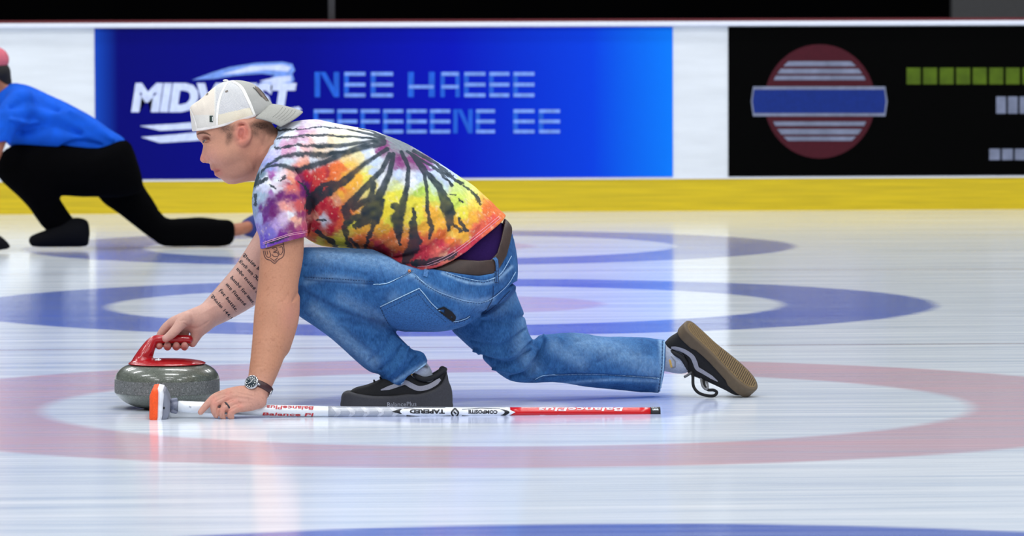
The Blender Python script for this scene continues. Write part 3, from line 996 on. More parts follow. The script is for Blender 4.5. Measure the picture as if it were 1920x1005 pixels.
skin_folds = [([(424, 743), (411, 749), (404, 753)], 1.8, -0.0025), ([(436, 751), (424, 757), (410, 764), (409, 776), (411, 784)], 1.9, -0.0035), ([(448, 760), (437, 765), (425, 772), (424, 780), (426, 786)], 1.9, -0.0035), ([(436, 741), (450, 742), (466, 744)], 3, 0.0008), ([(448, 752), (460, 752), (472, 753)], 3, 0.0008), ([(399, 745), (401, 750)], 1.5, -0.0007), ([(392, 757), (388, 755)], 1.3, -0.0005),([(395.5, 321), (400, 321.6), (406, 321.6), (412, 319.5)], 1.7, -0.0035), ([(384, 305.2), (388, 305.0)], 1.7, -0.003), ([(389, 293), (393, 298), (391, 305)], 2.0, -0.0018), ([(452, 243), (450, 250), (451, 258)], 4.5, -0.0045), ([(456, 237), (462, 244), (462, 254)], 2.0, -0.0025), ([(414, 318), (416, 324)], 2.5, -0.0008), ([(408, 332), (415, 331)], 2.5, -0.0012),([(563, 545), (556, 556), (549, 566)], 5, -0.0025), ([(540, 552), (534, 562), (527, 566)], 4, -0.0012),
              ([(497, 645), (500, 675), (490, 705)], 7, 0.0012), ([(470, 700), (480, 690), (495, 686)], 3, -0.0006),
              ([(344, 606), (362, 616), (378, 612), (392, 602)], 3.2, -0.0020), ([(375, 590), (392, 580), (420, 566)], 3, 0.0009),
              ([(322, 622), (326, 626)], 1.6, -0.0006), ([(447, 735), (462, 738), (474, 741)], 2.4, 0.0008), ([(447, 743), (462, 745), (475, 747)], 2.4, 0.0008),
              ([(395, 300), (401, 307), (404, 316)], 3, -0.0010), ([(384, 268), (392, 271), (400, 269)], 2, -0.0008), ([(380, 258), (386, 256.5), (395, 260)], 1.6, -0.0012),
              ([(498, 255), (488, 285), (478, 318)], 7, -0.0015), ([(466, 290), (474, 315)], 9, 0.0015)]
body = build('body', ops, M_skin, man, h=0.0019, color=skin_col, disp=wrinkle(skin_folds), smooth_it=2, label='fair skin of the face, neck, bare arms and hands')
B_body = bvh_of(body)

# eye, brow
M_eyew = mat('eye_white', (150, 140, 138), rough=0.3)
M_iris = mat('iris_grey_blue', (62, 72, 86), rough=0.2)
M_brow = mat('brow_hair', (112, 76, 60), rough=0.9, noise=0.4, nscale=500)
def blob(name, c, r, m, parent, seg=20):
    bm = bmesh.new(); bmesh.ops.create_uvsphere(bm, u_segments=seg, v_segments=seg // 2, radius=1.0)
    V = [(v.co.x * r[0] + c[0], v.co.y * r[1] + c[1], v.co.z * r[2] + c[2]) for v in bm.verts]
    Fs = [[v.index for v in f.verts] for f in bm.faces]; bm.free()
    return mesh_obj(name, V, Fs, m, parent)
eye_c = on_surface([(385.5, 262.5)], B_body, -0.0060)[0][0]
eye = blob('eye', eye_c, (0.0078, 0.0080, 0.0072), M_eyew, man)
ic = np.array(eye_c) + np.array([-0.0040, -0.0052, 0.0003])
blob('iris', ic, (0.0042, 0.0034, 0.0046), M_iris, eye, 14)
strokes('eyelid', [([(379.5, 263.0), (382, 259.6), (386, 258.8), (391, 260.4), (395, 264)], [1.2, 2.6, 2.6, 1.2]), ([(381, 265.5), (386, 267.0), (392, 266)], [0.8, 1.6, 0.8])], B_body, mat('eyelid_skin', (152, 96, 84), rough=0.6), man, 0.0012)
strokes('eyebrow', [([(370.5, 252), (375, 249.5), (381, 248.6), (388, 250), (395, 254)], [2, 3.4, 3.6, 2.4, 0.8])], B_body, M_brow, man, 0.0010, label='brown eyebrow')
# ================================================================ clothes
rng = np.random.default_rng(4)
# ---- tie-dye: colour laid out around the twist point on the back; the far side mirrors it
G = (126, 136, 146); W = (226, 232, 242); LB = (190, 208, 236); PU = (104, 26, 106); VI = (112, 84, 178); RE = (196, 18, 52); OR = (232, 112, 46); YO = (246, 178, 44); YE = (238, 224, 52); YG = (206, 226, 92); PK = (190, 80, 150); SA = (236, 156, 120); MA = (204, 50, 74)
dye = [(738, 270, G), (752, 272, G), (728, 262, G), (765, 276, G), (782, 285, (150, 160, 176)), (700, 300, LB), (700, 285, W), (745, 322, LB), (790, 330, LB), (770, 338, W), (830, 330, LB), (812, 322, LB), (720, 340, W), (748, 299, (120, 50, 112)), (748, 309, (140, 70, 130)),
       (775, 294, (128, 48, 116)), (788, 303, (132, 52, 118)), (800, 314, (140, 80, 150)), (716, 277, (132, 52, 118)), (732, 370, YE), (745, 362, (222, 220, 60)), (738, 345, (214, 224, 150)), (790, 362, (186, 218, 84)), (780, 382, YE), (815, 372, YG), (818, 345, (196, 220, 190)), (860, 372, YG), (870, 400, YE), (722, 398, (240, 216, 30)),
       (880, 362, (230, 234, 120)), (845, 335, LB), (860, 350, (206, 226, 130)), (690, 350, (226, 212, 120)), (700, 325, LB), (672, 330, YO), (652, 300, (240, 196, 70)), (668, 290, (236, 220, 130)), (690, 280, LB), (640, 312, OR), (628, 322, OR), (602, 325, (214, 64, 52)), (612, 326, (172, 50, 62)), (585, 338, RE), (590, 356, RE), (580, 325, RE), (618, 335, OR), (595, 342, (220, 60, 60)),
       (648, 352, OR), (640, 366, YO), (670, 335, YO), (688, 330, (236, 222, 70)), (690, 320, (224, 226, 150)), (655, 345, YO), (634, 376, SA), (610, 385, RE), (626, 392, (204, 30, 54)), (600, 398, (222, 66, 62)), (640, 388, OR), (648, 400, OR), (636, 420, (226, 90, 52)), (620, 430, RE), (596, 408, SA), (590, 424, (190, 24, 48)), (588, 440, (222, 100, 52)), (604, 410, W), (600, 455, (232, 206, 70)), (618, 452, YO), (640, 456, YE), (585, 390, RE), (628, 408, RE), (645, 440, (230, 200, 80)),
       (672, 430, YO), (666, 452, OR), (676, 444, OR), (662, 420, YE), (690, 452, OR), (716, 420, YO), (712, 398, YE), (730, 438, OR), (735, 412, YE), (722, 428, YO), (702, 460, MA), (720, 470, (204, 30, 58)), (745, 480, MA), (735, 458, (232, 130, 66)), (752, 466, OR), (792, 428, YO), (788, 448, (226, 84, 58)), (795, 470, MA), (782, 482, (196, 40, 70)), (826, 440, OR), (820, 420, YO), (815, 398, YO), (822, 385, (232, 214, 70)), (786, 408, YE), (830, 460, MA), (850, 450, OR), (868, 460, (206, 54, 80)), (890, 452, MA), (900, 430, (226, 90, 72)), (886, 408, YO), (905, 398, (242, 160, 60)), (920, 412, (226, 80, 68)), (938, 414, (232, 120, 54)), (896, 385, (244, 212, 70)), (915, 392, OR), (872, 342, (206, 224, 140)), (852, 438, (242, 196, 80)), (845, 470, (206, 60, 78)), (820, 482, (230, 100, 90)), (836, 474, SA), (858, 425, YO), (870, 436, YO), (812, 490, (210, 70, 80)),
       (520, 248, (166, 196, 226)), (545, 236, W), (580, 230, (214, 196, 224)), (600, 232, (206, 176, 214)), (620, 236, W), (600, 243, W), (640, 245, (238, 228, 226)), (665, 242, (240, 232, 190)), (680, 250, W), (700, 256, W), (545, 252, W), (565, 265, W), (600, 262, (240, 226, 222)), (640, 262, (246, 238, 170)), (660, 263, (236, 236, 210)), (620, 262, (244, 214, 150)), (558, 281, W), (525, 285, (196, 190, 236)), (510, 300, (150, 150, 222)), (512, 270, (176, 196, 230)), (500, 315, (140, 160, 220)), (530, 300, (170, 180, 210)),
       (565, 246, (176, 84, 156)), (556, 263, (170, 54, 124)), (566, 263, (196, 90, 150)), (584, 264, (238, 164, 150)), (545, 279, (190, 80, 148)), (566, 279, (236, 150, 146)), (600, 281, (246, 206, 150)), (530, 281, (200, 90, 160)), (570, 303, (240, 154, 124)), (590, 300, W), (540, 306, (190, 205, 220)), (632, 285, W), (640, 275, W),
       (560, 330, (166, 54, 108)), (572, 345, PU), (576, 358, PU), (546, 336, (238, 150, 116)), (540, 350, (226, 116, 96)), (548, 327, (236, 170, 150)), (556, 342, (200, 60, 70)), (538, 345, (170, 60, 90)), (525, 368, PU), (510, 385, (96, 28, 112)), (498, 395, (104, 50, 130)), (545, 370, (116, 34, 110)), (562, 385, (204, 84, 84)), (540, 395, (236, 150, 136)), (545, 404, W), (553, 412, (246, 176, 150)), (562, 402, (140, 40, 100)), (500, 412, (104, 34, 128)), (515, 400, (110, 30, 110)), (520, 420, (178, 150, 212)), (530, 415, (206, 180, 214)), (500, 445, (98, 72, 192)), (510, 438, (120, 110, 200)), (492, 455, (110, 90, 210)), (530, 440, (116, 36, 140)), (560, 438, (146, 46, 122)), (570, 428, (190, 76, 110)), (548, 430, (130, 50, 110)), (500, 342, W), (490, 352, (200, 206, 234)), (522, 330, W), (535, 334, (230, 210, 220)), (512, 326, (164, 84, 164)), (484, 370, (156, 180, 206)), (479, 392, (136, 160, 196)), (486, 412, (160, 170, 220)), (505, 362, (150, 96, 170)), (512, 356, W), (522, 352, (210, 200, 214)), (485, 330, (110, 140, 160)), (478, 350, (100, 130, 150)), (520, 455, (120, 60, 180)), (488, 430, (140, 130, 210))]
D = (44, 58, 68)
dark = [([(719, 264), (688, 258), (657, 256), (615, 254), (563, 255), (520, 260)], [5, 3, 2.6, 3, 3, 2]),
        ([(719, 266), (692, 265), (646, 272), (605, 274), (558, 272), (517, 277)], [6, 4, 5, 6, 3, 3]),
        ([(692, 268), (646, 285), (605, 291), (563, 289), (532, 292), (506, 306), (484, 330), (476, 350)], [5, 6, 7, 6, 5, 4, 5, 3]),
        ([(719, 268), (657, 283), (620, 298), (584, 311), (558, 320), (538, 314), (517, 310), (500, 314)], [6, 7, 8, 8, 7, 6, 4, 3]),
        ([(719, 258), (688, 250), (641, 240)], [4, 2.5, 1.5]), ([(640, 240), (600, 238), (560, 242), (538, 244), (514, 243)], [1.5, 1.6, 2, 3, 4]), ([(718, 256), (696, 246), (672, 240)], [3, 2, 1]),
        ([(726, 280), (708, 291), (682, 308), (651, 334), (626, 352), (600, 370), (580, 388)], [5, 4, 6, 8, 8, 9, 6]),
        ([(640, 342), (605, 347), (589, 366), (578, 386)], [5, 6, 7, 8]), ([(583, 380), (579, 400)], [6, 4]), ([(560, 340), (578, 360), (583, 395)], [2, 3, 2]),
        ([(730, 290), (716, 320), (698, 337), (680, 357), (660, 380), (646, 393), (657, 411), (648, 426), (651, 452), (660, 464)], [5, 5, 6, 7, 8, 8, 8, 6, 5, 4]),
        ([(737, 290), (730, 328), (716, 358), (700, 388), (688, 415), (672, 424)], [5, 6, 8, 8, 8, 5]), ([(700, 345), (693, 386), (680, 408), (667, 424)], [6, 9, 9, 5]),
        ([(716, 378), (705, 408), (696, 430), (688, 450), (687, 470)], [7, 9, 6, 4, 3]), ([(664, 390), (680, 380), (700, 372)], [7, 8, 8]), ([(665, 408), (690, 405)], [6, 8]),
        ([(592, 430), (605, 440), (618, 452), (628, 462)], [3, 5, 5, 5]), ([(659, 450), (668, 458), (674, 468)], [4, 4, 4]), ([(596, 411), (610, 413)], [2.5, 2.5]),
        ([(753, 285), (766, 314), (764, 347), (755, 386), (745, 410), (747, 442), (749, 460)], [4, 4, 5, 8, 13, 7, 3]), ([(738, 385), (752, 392)], [6, 8]),
        ([(777, 391), (775, 419), (777, 450), (768, 475), (760, 488)], [2.5, 7, 11, 11, 9]), ([(785, 455), (778, 470)], [6, 7]),
        ([(770, 288), (780, 300), (797, 328), (801, 364), (802.5, 397), (808, 425), (805, 447)], [3, 4, 4, 3, 4, 5, 3]),
        ([(785, 300), (802, 325), (825, 352), (834, 386), (844, 408), (842, 430)], [3, 4, 7, 10, 10, 5]), ([(825, 352), (838, 375), (848, 400)], [5, 8, 8]),
        ([(764, 284), (803, 308), (825, 322), (848, 348)], [3, 3, 3, 2]), ([(814, 303), (830, 322), (853, 337), (866, 345)], [2, 3, 4, 4]), ([(871, 350), (892, 366), (900, 382)], [2, 4, 3]), ([(845, 365), (856, 367)], [1.5, 1.5]), ([(860, 374), (870, 379)], [1.5, 2]),
        ([(862, 410), (866, 420), (872, 433)], [3, 4, 3]), ([(850, 420), (862, 432), (876, 432)], [3, 3, 2]), ([(772, 493), (802, 493), (844, 482), (856, 474)], [5, 7, 6, 2]), ([(776, 283), (814, 304), (850, 330)], [4, 3, 2]),
        ([(500, 335), (480, 345)], [3, 5]), ([(508, 348), (515, 352)], [3, 2]), ([(524, 338), (532, 330)], [2, 3]), ([(500, 458), (520, 452), (540, 446)], [2, 4, 2]), ([(478, 366), (477, 385)], [3, 3])]
pts_d = np.array([[a, b] for a, b, c in dye], float); col_d = np.array([lin(c) for a, b, c in dye])
def tiedye(V, N):
    px, py = proj(np.column_stack([V[:, 0], np.where(V[:, 1] < 0, V[:, 1], -V[:, 1] * 0.9), V[:, 2]]))
    def nz(s, seed): return vnoise(V, s, seed) - 0.5
    wx = px + 14 * nz(38, 21) + 9 * nz(95, 22) + 4 * nz(210, 23)
    wy = py + 14 * nz(38, 31) + 9 * nz(95, 32) + 4 * nz(210, 33)
    num = np.zeros((len(V), 3)); den = np.zeros(len(V))
    for p, c in zip(pts_d, col_d):
        w = 1.0 / ((wx - p[0]) ** 2 + (wy - p[1]) ** 2 + 18) ** 2.2
        num += w[:, None] * c; den += w
    C = num / den[:, None]
    # dye takes unevenly: mottles of paler cloth
    mott = np.clip((vnoise(V, 120, 41) + 0.5 * vnoise(V, 260, 42) - 0.98) * 3.0, 0, 1)
    sat = C.max(1) - C.min(1)
    C = C * (1 - 0.45 * (mott * np.clip(sat * 2, 0, 1))[:, None]) + lin((246, 224, 190)) * 0.45 * (mott * np.clip(sat * 2, 0, 1))[:, None]
    nk = (np.clip((705 - px) / 40, 0, 1) * np.clip((308 - py) / 14, 0, 1) * 0.28)[:, None]
    C = C * (1 - nk) + lin((224, 230, 242)) * nk
    C *= (0.86 + 0.28 * vnoise(V, 170, 43))[:, None]
    nr = np.clip(np.hypot(px - 745, py - 272) / 180, 0.25, 1) * np.where((px < 700) & (py < 330), 0.8, 1.0)
    ux = px + nr * (6 * nz(60, 51) + 4 * nz(150, 52) + 2.5 * nz(330, 53)); uy = py + nr * (6 * nz(60, 61) + 4 * nz(150, 62) + 2.5 * nz(330, 63))
    best = np.full(len(V), 9.0)
    for pl, w in dark:
        pl = np.array(pl, float)
        mk = (ux > pl[:, 0].min() - 25) & (ux < pl[:, 0].max() + 25) & (uy > pl[:, 1].min() - 25) & (uy < pl[:, 1].max() + 25)
        if mk.any():
            best[mk] = np.minimum(best[mk], stroke_dist(ux[mk], uy[mk], pl, w))
    soft = np.where((px < 700) & (py < 330), 0.85, 0.45)
    a = np.clip((1.12 - best) / soft + 0.1, 0, 1)
    a = a * a * (3 - 2 * a) * (0.86 + 0.14 * vnoise(V, 80, 71))
    C = C * (1 - a[:, None]) + lin(D) * a[:, None]
    g_ = C.mean(1)[:, None]
    C = (C * 0.93 + g_ * 0.07) * 0.92
    return C

shirt_poly = [(517, 238), (530, 232), (545, 229), (568, 225), (595, 224), (619, 229), (649, 235), (697, 244), (717, 251), (751, 264), (781, 279.5), (832, 311), (873, 339), (903, 362), (934, 393), (950, 418), (975, 460), (955, 530), (880, 560), (800, 545), (764, 505), (752, 492), (737, 487), (716, 479), (690, 471), (670, 468), (649, 465.5), (609, 462), (592, 457), (575, 447), (545, 425), (515, 385), (492, 345), (487, 315), (491, 293), (501, 262)]
ops = [('u', Inf(shirt_poly, 0.015, 1.18, h=0.004, sub=3), 0),
       ('u', S([(552, 300, -0.10, 50), (534, 338, -0.150, 53), (526, 375, -0.180, 53.5), (528, 408, -0.195, 51), (532, 440, -0.205, 46), (534, 480, -0.210, 45)]), 0.035),
       ('u', S([(560, 300, 0.12, 52), (548, 340, 0.17, 54), (535, 385, 0.18, 53), (528, 430, 0.16, 47), (522, 480, 0.15, 46)]), 0.035)]
ops.append(('u', Inf([(742, 470), (790, 452), (840, 432), (890, 424), (925, 415), (945, 420), (958, 440), (969, 470), (972, 500), (971, 525), (966, 548), (940, 572), (905, 590), (878, 606), (849, 616), (817, 620), (780, 618), (746, 612), (724, 560), (722, 505)], 0.02, 1.42, h=0.004, sub=3, off=0.008), 0.03))
hem = Reg([(470, 469), (490.5, 466.5), (505, 462), (520, 456), (538, 451), (560, 446), (576, 443.5), (590, 443.5), (600, 520), (460, 540), (455, 470)], -0.2)
class SideLimit:
    """keeps a cut to a range of y"""
    def __init__(s, sh, ylo, yhi): s.sh, s.lo, s.hi = sh, ylo, yhi; s.bb = sh.bb.copy(); s.bb[0, 1] = ylo; s.bb[1, 1] = yhi
    def __call__(s, x, y, z): return np.maximum(s.sh(x, y, z), np.maximum(s.lo - y, y - s.hi))
ops.append(('s', SideLimit(hem, -1.0, -0.135), 0.002))
ops.append(('s', SideLimit(Reg([(440, 470), (505, 452), (590, 430), (600, 520), (460, 540)], 0.15), 0.11, 1.0), 0.002))
ops.append(('s', S([(533, 425, -0.205, 41.5), (533, 500, -0.212, 42)]), 0.003))
body_hem = Reg([(947.5, 414), (930, 428), (900, 450), (875, 471), (849, 487.5), (826, 499), (808, 504.5), (790, 508), (778, 507), (764, 501), (753, 493), (735, 489), (712, 484), (690, 500), (690, 660), (900, 680), (1010, 520), (980, 380)], -0.12)
ops.append(('s', body_hem, 0.002))
ops.append(('s', S([(690, 362, 0.015, 55, 1.2), (800, 425, 0.015, 62, 1.3), (900, 480, 0.015, 62, 1.5)]), 0.004))
ops.append(('s', S([(478, 268, 0.0, 47, 1.05), (512, 296, 0.010, 47, 1.05)]), 0.004))
shirt_folds = [([(556, 316), (574, 340), (582, 370), (581, 405), (577, 440)], 6, -0.010), ([(588, 320), (600, 360), (596, 400)], 14, 0.004),
               ([(700, 470), (760, 440), (800, 425), (850, 395), (862, 378)], 7, -0.005), ([(740, 484), (790, 472), (838, 440), (852, 425)], 5, -0.007), ([(745, 490), (800, 490), (850, 452)], 7, 0.004),
               ([(640, 440), (700, 400), (740, 350), (772, 335)], 9, -0.004), ([(655, 455), (710, 425), (760, 372), (790, 350)], 8, 0.0035), ([(690, 460), (740, 425), (780, 385)], 7, -0.004),
               ([(812, 330), (840, 355), (858, 400), (852, 440)], 7, -0.0045), ([(828, 330), (856, 360), (872, 400), (868, 440)], 7, 0.003), ([(800, 480), (850, 455), (900, 420)], 8, 0.003),
               ([(600, 455), (650, 440), (700, 445)], 9, -0.003), ([(590, 430), (640, 410), (690, 380)], 9, -0.003), ([(490, 360), (500, 400), (520, 425)], 10, -0.002), ([(500, 330), (520, 345), (545, 345)], 6, -0.0025),
               ([(508, 262), (520, 300), (512, 330), (490, 345)], 7, -0.003), ([(540, 245), (600, 262), (660, 268)], 9, -0.002), ([(560, 240), (620, 246), (680, 256)], 6, 0.0015),
               ([(870, 345), (885, 370), (905, 385)], 7, -0.004), ([(850, 335), (880, 350), (905, 372)], 6, 0.003), ([(900, 390), (905, 420), (890, 445)], 7, -0.003), ([(600, 290), (660, 300), (720, 292)], 10, -0.0015),
               ([(492, 452), (520, 445), (545, 438), (575, 433)], 2.2, -0.0012), ([(860, 476), (900, 443), (938, 410)], 2.0, -0.0012)]
shirt = build('t_shirt', ops, M_shirt, man, h=0.0024, color=tiedye, disp=wrinkle([(a, b, c * 1.25) for a, b, c in shirt_folds]), smooth_it=2, label='tie-dye t-shirt with a dark spiral on the back')
B_shirt = bvh_of(shirt)
strokes('hem_stitch', [([(493, 458), (520, 449), (545, 441), (575, 436)], 0.8), ([(493, 455), (520, 446), (545, 438), (575, 433)], 0.8), ([(783, 500), (806, 497), (845, 480), (896, 443), (938, 409)], 0.8), ([(800, 495), (843, 476), (894, 439), (936, 405)], 0.7)], B_shirt, mat('pink_thread', (232, 170, 190), rough=0.9), shirt, 0.0005, label='double row of pale hem stitching')
strokes('collar_seam', [([(524, 235), (513, 243), (504, 262), (494, 290), (489, 318), (487, 332)], 0.9)], B_shirt, M_stitch, shirt, 0.0004)

# ---- jeans
denim_marks_light = [([(600, 475), (700, 485), (760, 500)], 18, .35), ([(590, 580), (650, 640), (700, 680)], 13, .35), ([(1090, 640), (1160, 660), (1220, 690)], 22, .30), ([(1040, 650), (1090, 680)], 14, .25), ([(830, 512), (880, 530), (925, 528), (960, 500)], 3, .6), ([(770, 515), (820, 545), (880, 565), (925, 560)], 5, .35), ([(900, 470), (940, 520)], 10, .15), ([(870, 560), (930, 580), (960, 560)], 14, .15), ([(985, 600), (975, 650), (1000, 690)], 14, .2), ([(740, 560), (800, 600), (850, 600)], 14, .2), ([(640, 560), (720, 600)], 12, .25), ([(1050, 720), (1150, 712), (1230, 715)], 3, .35), ([(1238, 640), (1240, 690), (1233, 735)], 4, .45), ([(800, 680), (770, 698), (740, 715)], 4, .4), ([(575, 528), (620, 520), (680, 530)], 7, .25)]
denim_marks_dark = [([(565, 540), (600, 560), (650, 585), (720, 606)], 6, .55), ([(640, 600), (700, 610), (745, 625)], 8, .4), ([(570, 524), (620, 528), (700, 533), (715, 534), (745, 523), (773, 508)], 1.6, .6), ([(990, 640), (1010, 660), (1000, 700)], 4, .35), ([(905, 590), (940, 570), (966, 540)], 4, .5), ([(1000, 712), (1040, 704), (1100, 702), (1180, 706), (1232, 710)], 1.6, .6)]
def denim_col(V, N):
    px, py = proj(V)
    n1, n2, n3 = vnoise(V * [1, 1, 1], 26, 81), vnoise(V, 90, 82), vnoise(V * [1, 1, 0.3], 420, 83)
    t = np.clip(0.5 + (n1 - .5) * .5 + (n2 - .5) * .35 + (n3 - .5) * .5, 0, 1)
    C = lin((20, 62, 114)) * (1 - t[:, None]) + lin((60, 112, 168)) * t[:, None]
    front = V[:, 1] < 0.22
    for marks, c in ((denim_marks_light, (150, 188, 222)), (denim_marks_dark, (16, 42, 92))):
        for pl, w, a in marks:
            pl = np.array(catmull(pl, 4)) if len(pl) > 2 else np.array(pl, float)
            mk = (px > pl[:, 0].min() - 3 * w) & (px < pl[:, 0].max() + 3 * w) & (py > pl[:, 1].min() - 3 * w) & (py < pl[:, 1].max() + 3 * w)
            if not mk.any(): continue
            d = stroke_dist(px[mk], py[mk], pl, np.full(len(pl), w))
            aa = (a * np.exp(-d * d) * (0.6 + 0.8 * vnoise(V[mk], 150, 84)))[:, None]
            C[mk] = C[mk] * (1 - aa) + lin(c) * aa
    return C
hip_poly = [(742, 470), (790, 452), (840, 432), (890, 412), (930, 408), (951, 417), (961, 440), (968, 470), (971, 500), (970, 525), (966, 548), (940, 572), (905, 590), (878, 606), (849, 616), (817, 620), (780, 618), (746, 612), (724, 560), (722, 505)]
hip = Inf(hip_poly, 0.02, 1.42, h=0.004, sub=3)
thigh_poly = [(505, 505), (512, 480), (535, 468), (572, 464), (620, 464), (690, 467), (740, 470), (800, 470), (880, 480), (920, 520), (905, 575), (880, 604), (849, 616), (817, 620), (775, 621), (746, 619), (724, 610.5), (700, 605), (675, 600), (641, 588), (600, 568), (565, 553), (530, 545), (508, 530)]
shin_poly = [(503, 515), (512, 492), (540, 485), (600, 500), (670, 548), (723, 595), (743, 625), (760, 643), (773, 655), (786, 658), (796, 664), (803, 682), (810, 716), (790, 745), (748, 735), (719, 714), (711, 702), (696, 698), (682, 689), (668, 677), (625, 638), (590, 612), (560, 592), (530, 565), (508, 540)]
trail_poly = [(895, 500), (940, 500), (966, 512), (967, 545), (975, 568), (983, 589), (990, 620), (1000, 637), (1011, 629), (1022, 627.5), (1071, 623.5), (1124, 628), (1172, 631.5), (1208, 632.5), (1245, 637), (1310, 640), (1310, 750), (1236, 737), (1200, 735), (1172, 732), (1100, 725), (1064, 719), (1030, 716), (1000, 718), (966, 716), (946, 708), (919, 687), (895, 664), (861, 633), (845, 612), (850, 560)]
YT = lambda x: 0.11 + 0.20 * np.clip((x - 900) / 400, 0, 1.3)
ops = [('u', hip, 0), ('u', Inf(thigh_poly, -0.085, 1.0, h=0.004, sub=3), 0.035), ('u', Inf(shin_poly, -0.09, 0.95, h=0.004, sub=3), 0.008),
       ('u', Inf(trail_poly, YT, 1.05, h=0.004, sub=3), 0.012)]
ops.append(('s', Reg([(801, 679), (795, 686), (777, 695), (763, 704), (751, 721), (735, 719), (717, 712), (700, 760), (830, 790), (840, 660)], -0.09), 0.003))
ops.append(('s', Reg([(1247, 630), (1244, 660), (1241, 694), (1234, 738), (1230, 760), (1330, 780), (1330, 620)], 0.29), 0.003))
ops.append(('s', S([(1180, 683, 0.275, 41), (1260, 690, 0.29, 46)]), 0.003))
ops.append(('s', S([(762, 684, -0.088, 25), (785, 715, -0.088, 28)]), 0.003))
belt_low = [(700, 505), (764, 506), (790, 507), (814, 506), (827, 508), (865, 514.5), (898, 518.5), (925.5, 514.5), (938, 504), (952, 482), (959, 458), (966, 440)]
ops.append(('s', SideLimit(Reg([(690, 400), (700, 470), (735, 486), (752, 496)] + belt_low[2:] + [(1000, 430), (980, 380)], -0.16), -1, 1), 0.002))
jean_folds = [([(705, 480), (712, 505), (722, 530)], 4, -0.004), ([(703, 500), (706, 520), (712, 533)], 3, 0.002), ([(568, 520), (640, 526), (700, 532), (745, 522), (773, 509)], 3.5, -0.0028), ([(700, 545), (740, 530), (778, 520)], 9, 0.003),
              ([(905, 592), (935, 570), (960, 542), (970, 530)], 5, -0.010), ([(905, 585), (870, 603), (840, 615)], 6, -0.004), ([(880, 640), (940, 650), (985, 618)], 6, -0.006), ([(890, 655), (950, 668), (992, 640)], 6, 0.005), ([(900, 668), (955, 683), (996, 655)], 6, -0.006), ([(925, 690), (970, 694), (1002, 668)], 5, 0.004),
              ([(955, 708), (990, 700), (1010, 672), (1020, 640)], 6, -0.007), ([(1000, 640), (1014, 656), (1010, 690)], 6, -0.006), ([(1020, 632), (1032, 650), (1026, 690), (1005, 712)], 8, 0.005), ([(1040, 700), (1055, 660), (1050, 635)], 8, -0.003), ([(905, 600), (960, 600), (984, 592)], 8, -0.003),
              ([(1080, 640), (1130, 632), (1180, 650)], 9, -0.002), ([(1120, 680), (1170, 662), (1220, 665)], 10, -0.002), ([(1010, 711), (1060, 704), (1140, 704), (1234, 709)], 3, -0.0025), ([(1060, 715), (1140, 716), (1225, 722)], 5, 0.002),
              ([(735, 625), (720, 655), (690, 680)], 7, -0.004), ([(755, 645), (740, 672), (712, 694)], 6, -0.006), ([(765, 652), (752, 680), (728, 706)], 6, 0.005), ([(785, 664), (765, 690), (742, 712)], 5, -0.005), ([(792, 668), (775, 690), (758, 700)], 4, 0.003), ([(640, 612), (680, 650), (705, 690)], 8, -0.003), ([(600, 590), (650, 615), (700, 655)], 12, 0.003),
              ([(775, 512), (815, 544), (855, 560), (885, 568), (925, 560), (955, 530), (966, 505)], 3.0, -0.0020), ([(838, 512), (870, 521), (905, 527), (930, 518)], 2.5, -0.0012),
              ([(925, 535), (922, 560), (905, 588)], 3, -0.0018), ([(600, 480), (650, 500), (690, 510)], 14, 0.003), ([(570, 498), (620, 503), (680, 514)], 8, -0.002), ([(740, 580), (790, 600), (840, 605)], 12, 0.002)]
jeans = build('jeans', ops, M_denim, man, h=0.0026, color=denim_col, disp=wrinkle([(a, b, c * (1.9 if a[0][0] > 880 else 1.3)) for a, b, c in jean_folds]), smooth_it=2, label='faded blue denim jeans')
B_jeans = bvh_of(jeans)

# waist: purple undershirt and brown belt on the same hips
up_reg = Reg([(770, 440), (840, 420), (900, 380), (958, 380), (955, 420), (952, 455), (944, 480), (928, 494), (900, 497), (870, 492), (840, 505), (790, 512)], -0.15)
build('undershirt', [('u', Inf(hip_poly, 0.02, 1.40, h=0.004, sub=3, off=-0.005), 0), ('u', Inf(shirt_poly, 0.015, 1.18, h=0.004, sub=3, off=-0.020), 0.02), ('i', Reg([(755, 440), (800, 380), (880, 350), (950, 385), (958, 420), (975, 430), (975, 470), (938, 505), (925, 510), (898, 512), (865, 508), (827, 505), (780, 510)], -0.15), 0)], M_under, man, h=0.003, label='dark purple undershirt showing above the belt')
belt_poly = [(770, 492), (800, 496), (831, 494.5), (861, 487), (898, 490), (922, 488.5), (934, 476), (942, 452), (949, 426), (953, 412), (968, 420), (965, 440), (960, 458), (952, 482), (938, 504.5), (925.5, 515), (898, 519), (865, 515), (827, 508.5), (814, 506), (775, 506)]
belt = build('belt', [('u', Inf(hip_poly, 0.02, 1.42, h=0.004, sub=3, off=0.003), 0), ('s', Inf(hip_poly, 0.02, 1.40, h=0.004, sub=3, off=-0.004), 0), ('i', Reg(belt_poly, -0.15), 0)], M_belt, man, h=0.0019, label='wide dark brown leather belt')
B_wj = bvh_of(belt) + B_jeans
def solid_strip(name, pts, w, bv, m, parent, lift, label=None):
    return strokes(name, [(catmull(pts, 4) if len(pts) > 2 else pts, w)], bv, m, parent, lift, label)
M_loop = mat('denim_loop', (66, 110, 162), rough=0.9, noise=0.25, nscale=300)
solid_strip('belt_loop', [(926, 484), (930, 490), (931, 505), (930, 520), (929, 531)], 6, B_wj, M_loop, jeans, 0.0035)
solid_strip('belt_loop', [(801, 501), (799, 510), (797, 519)], 8, B_wj, M_loop, jeans, 0.003)
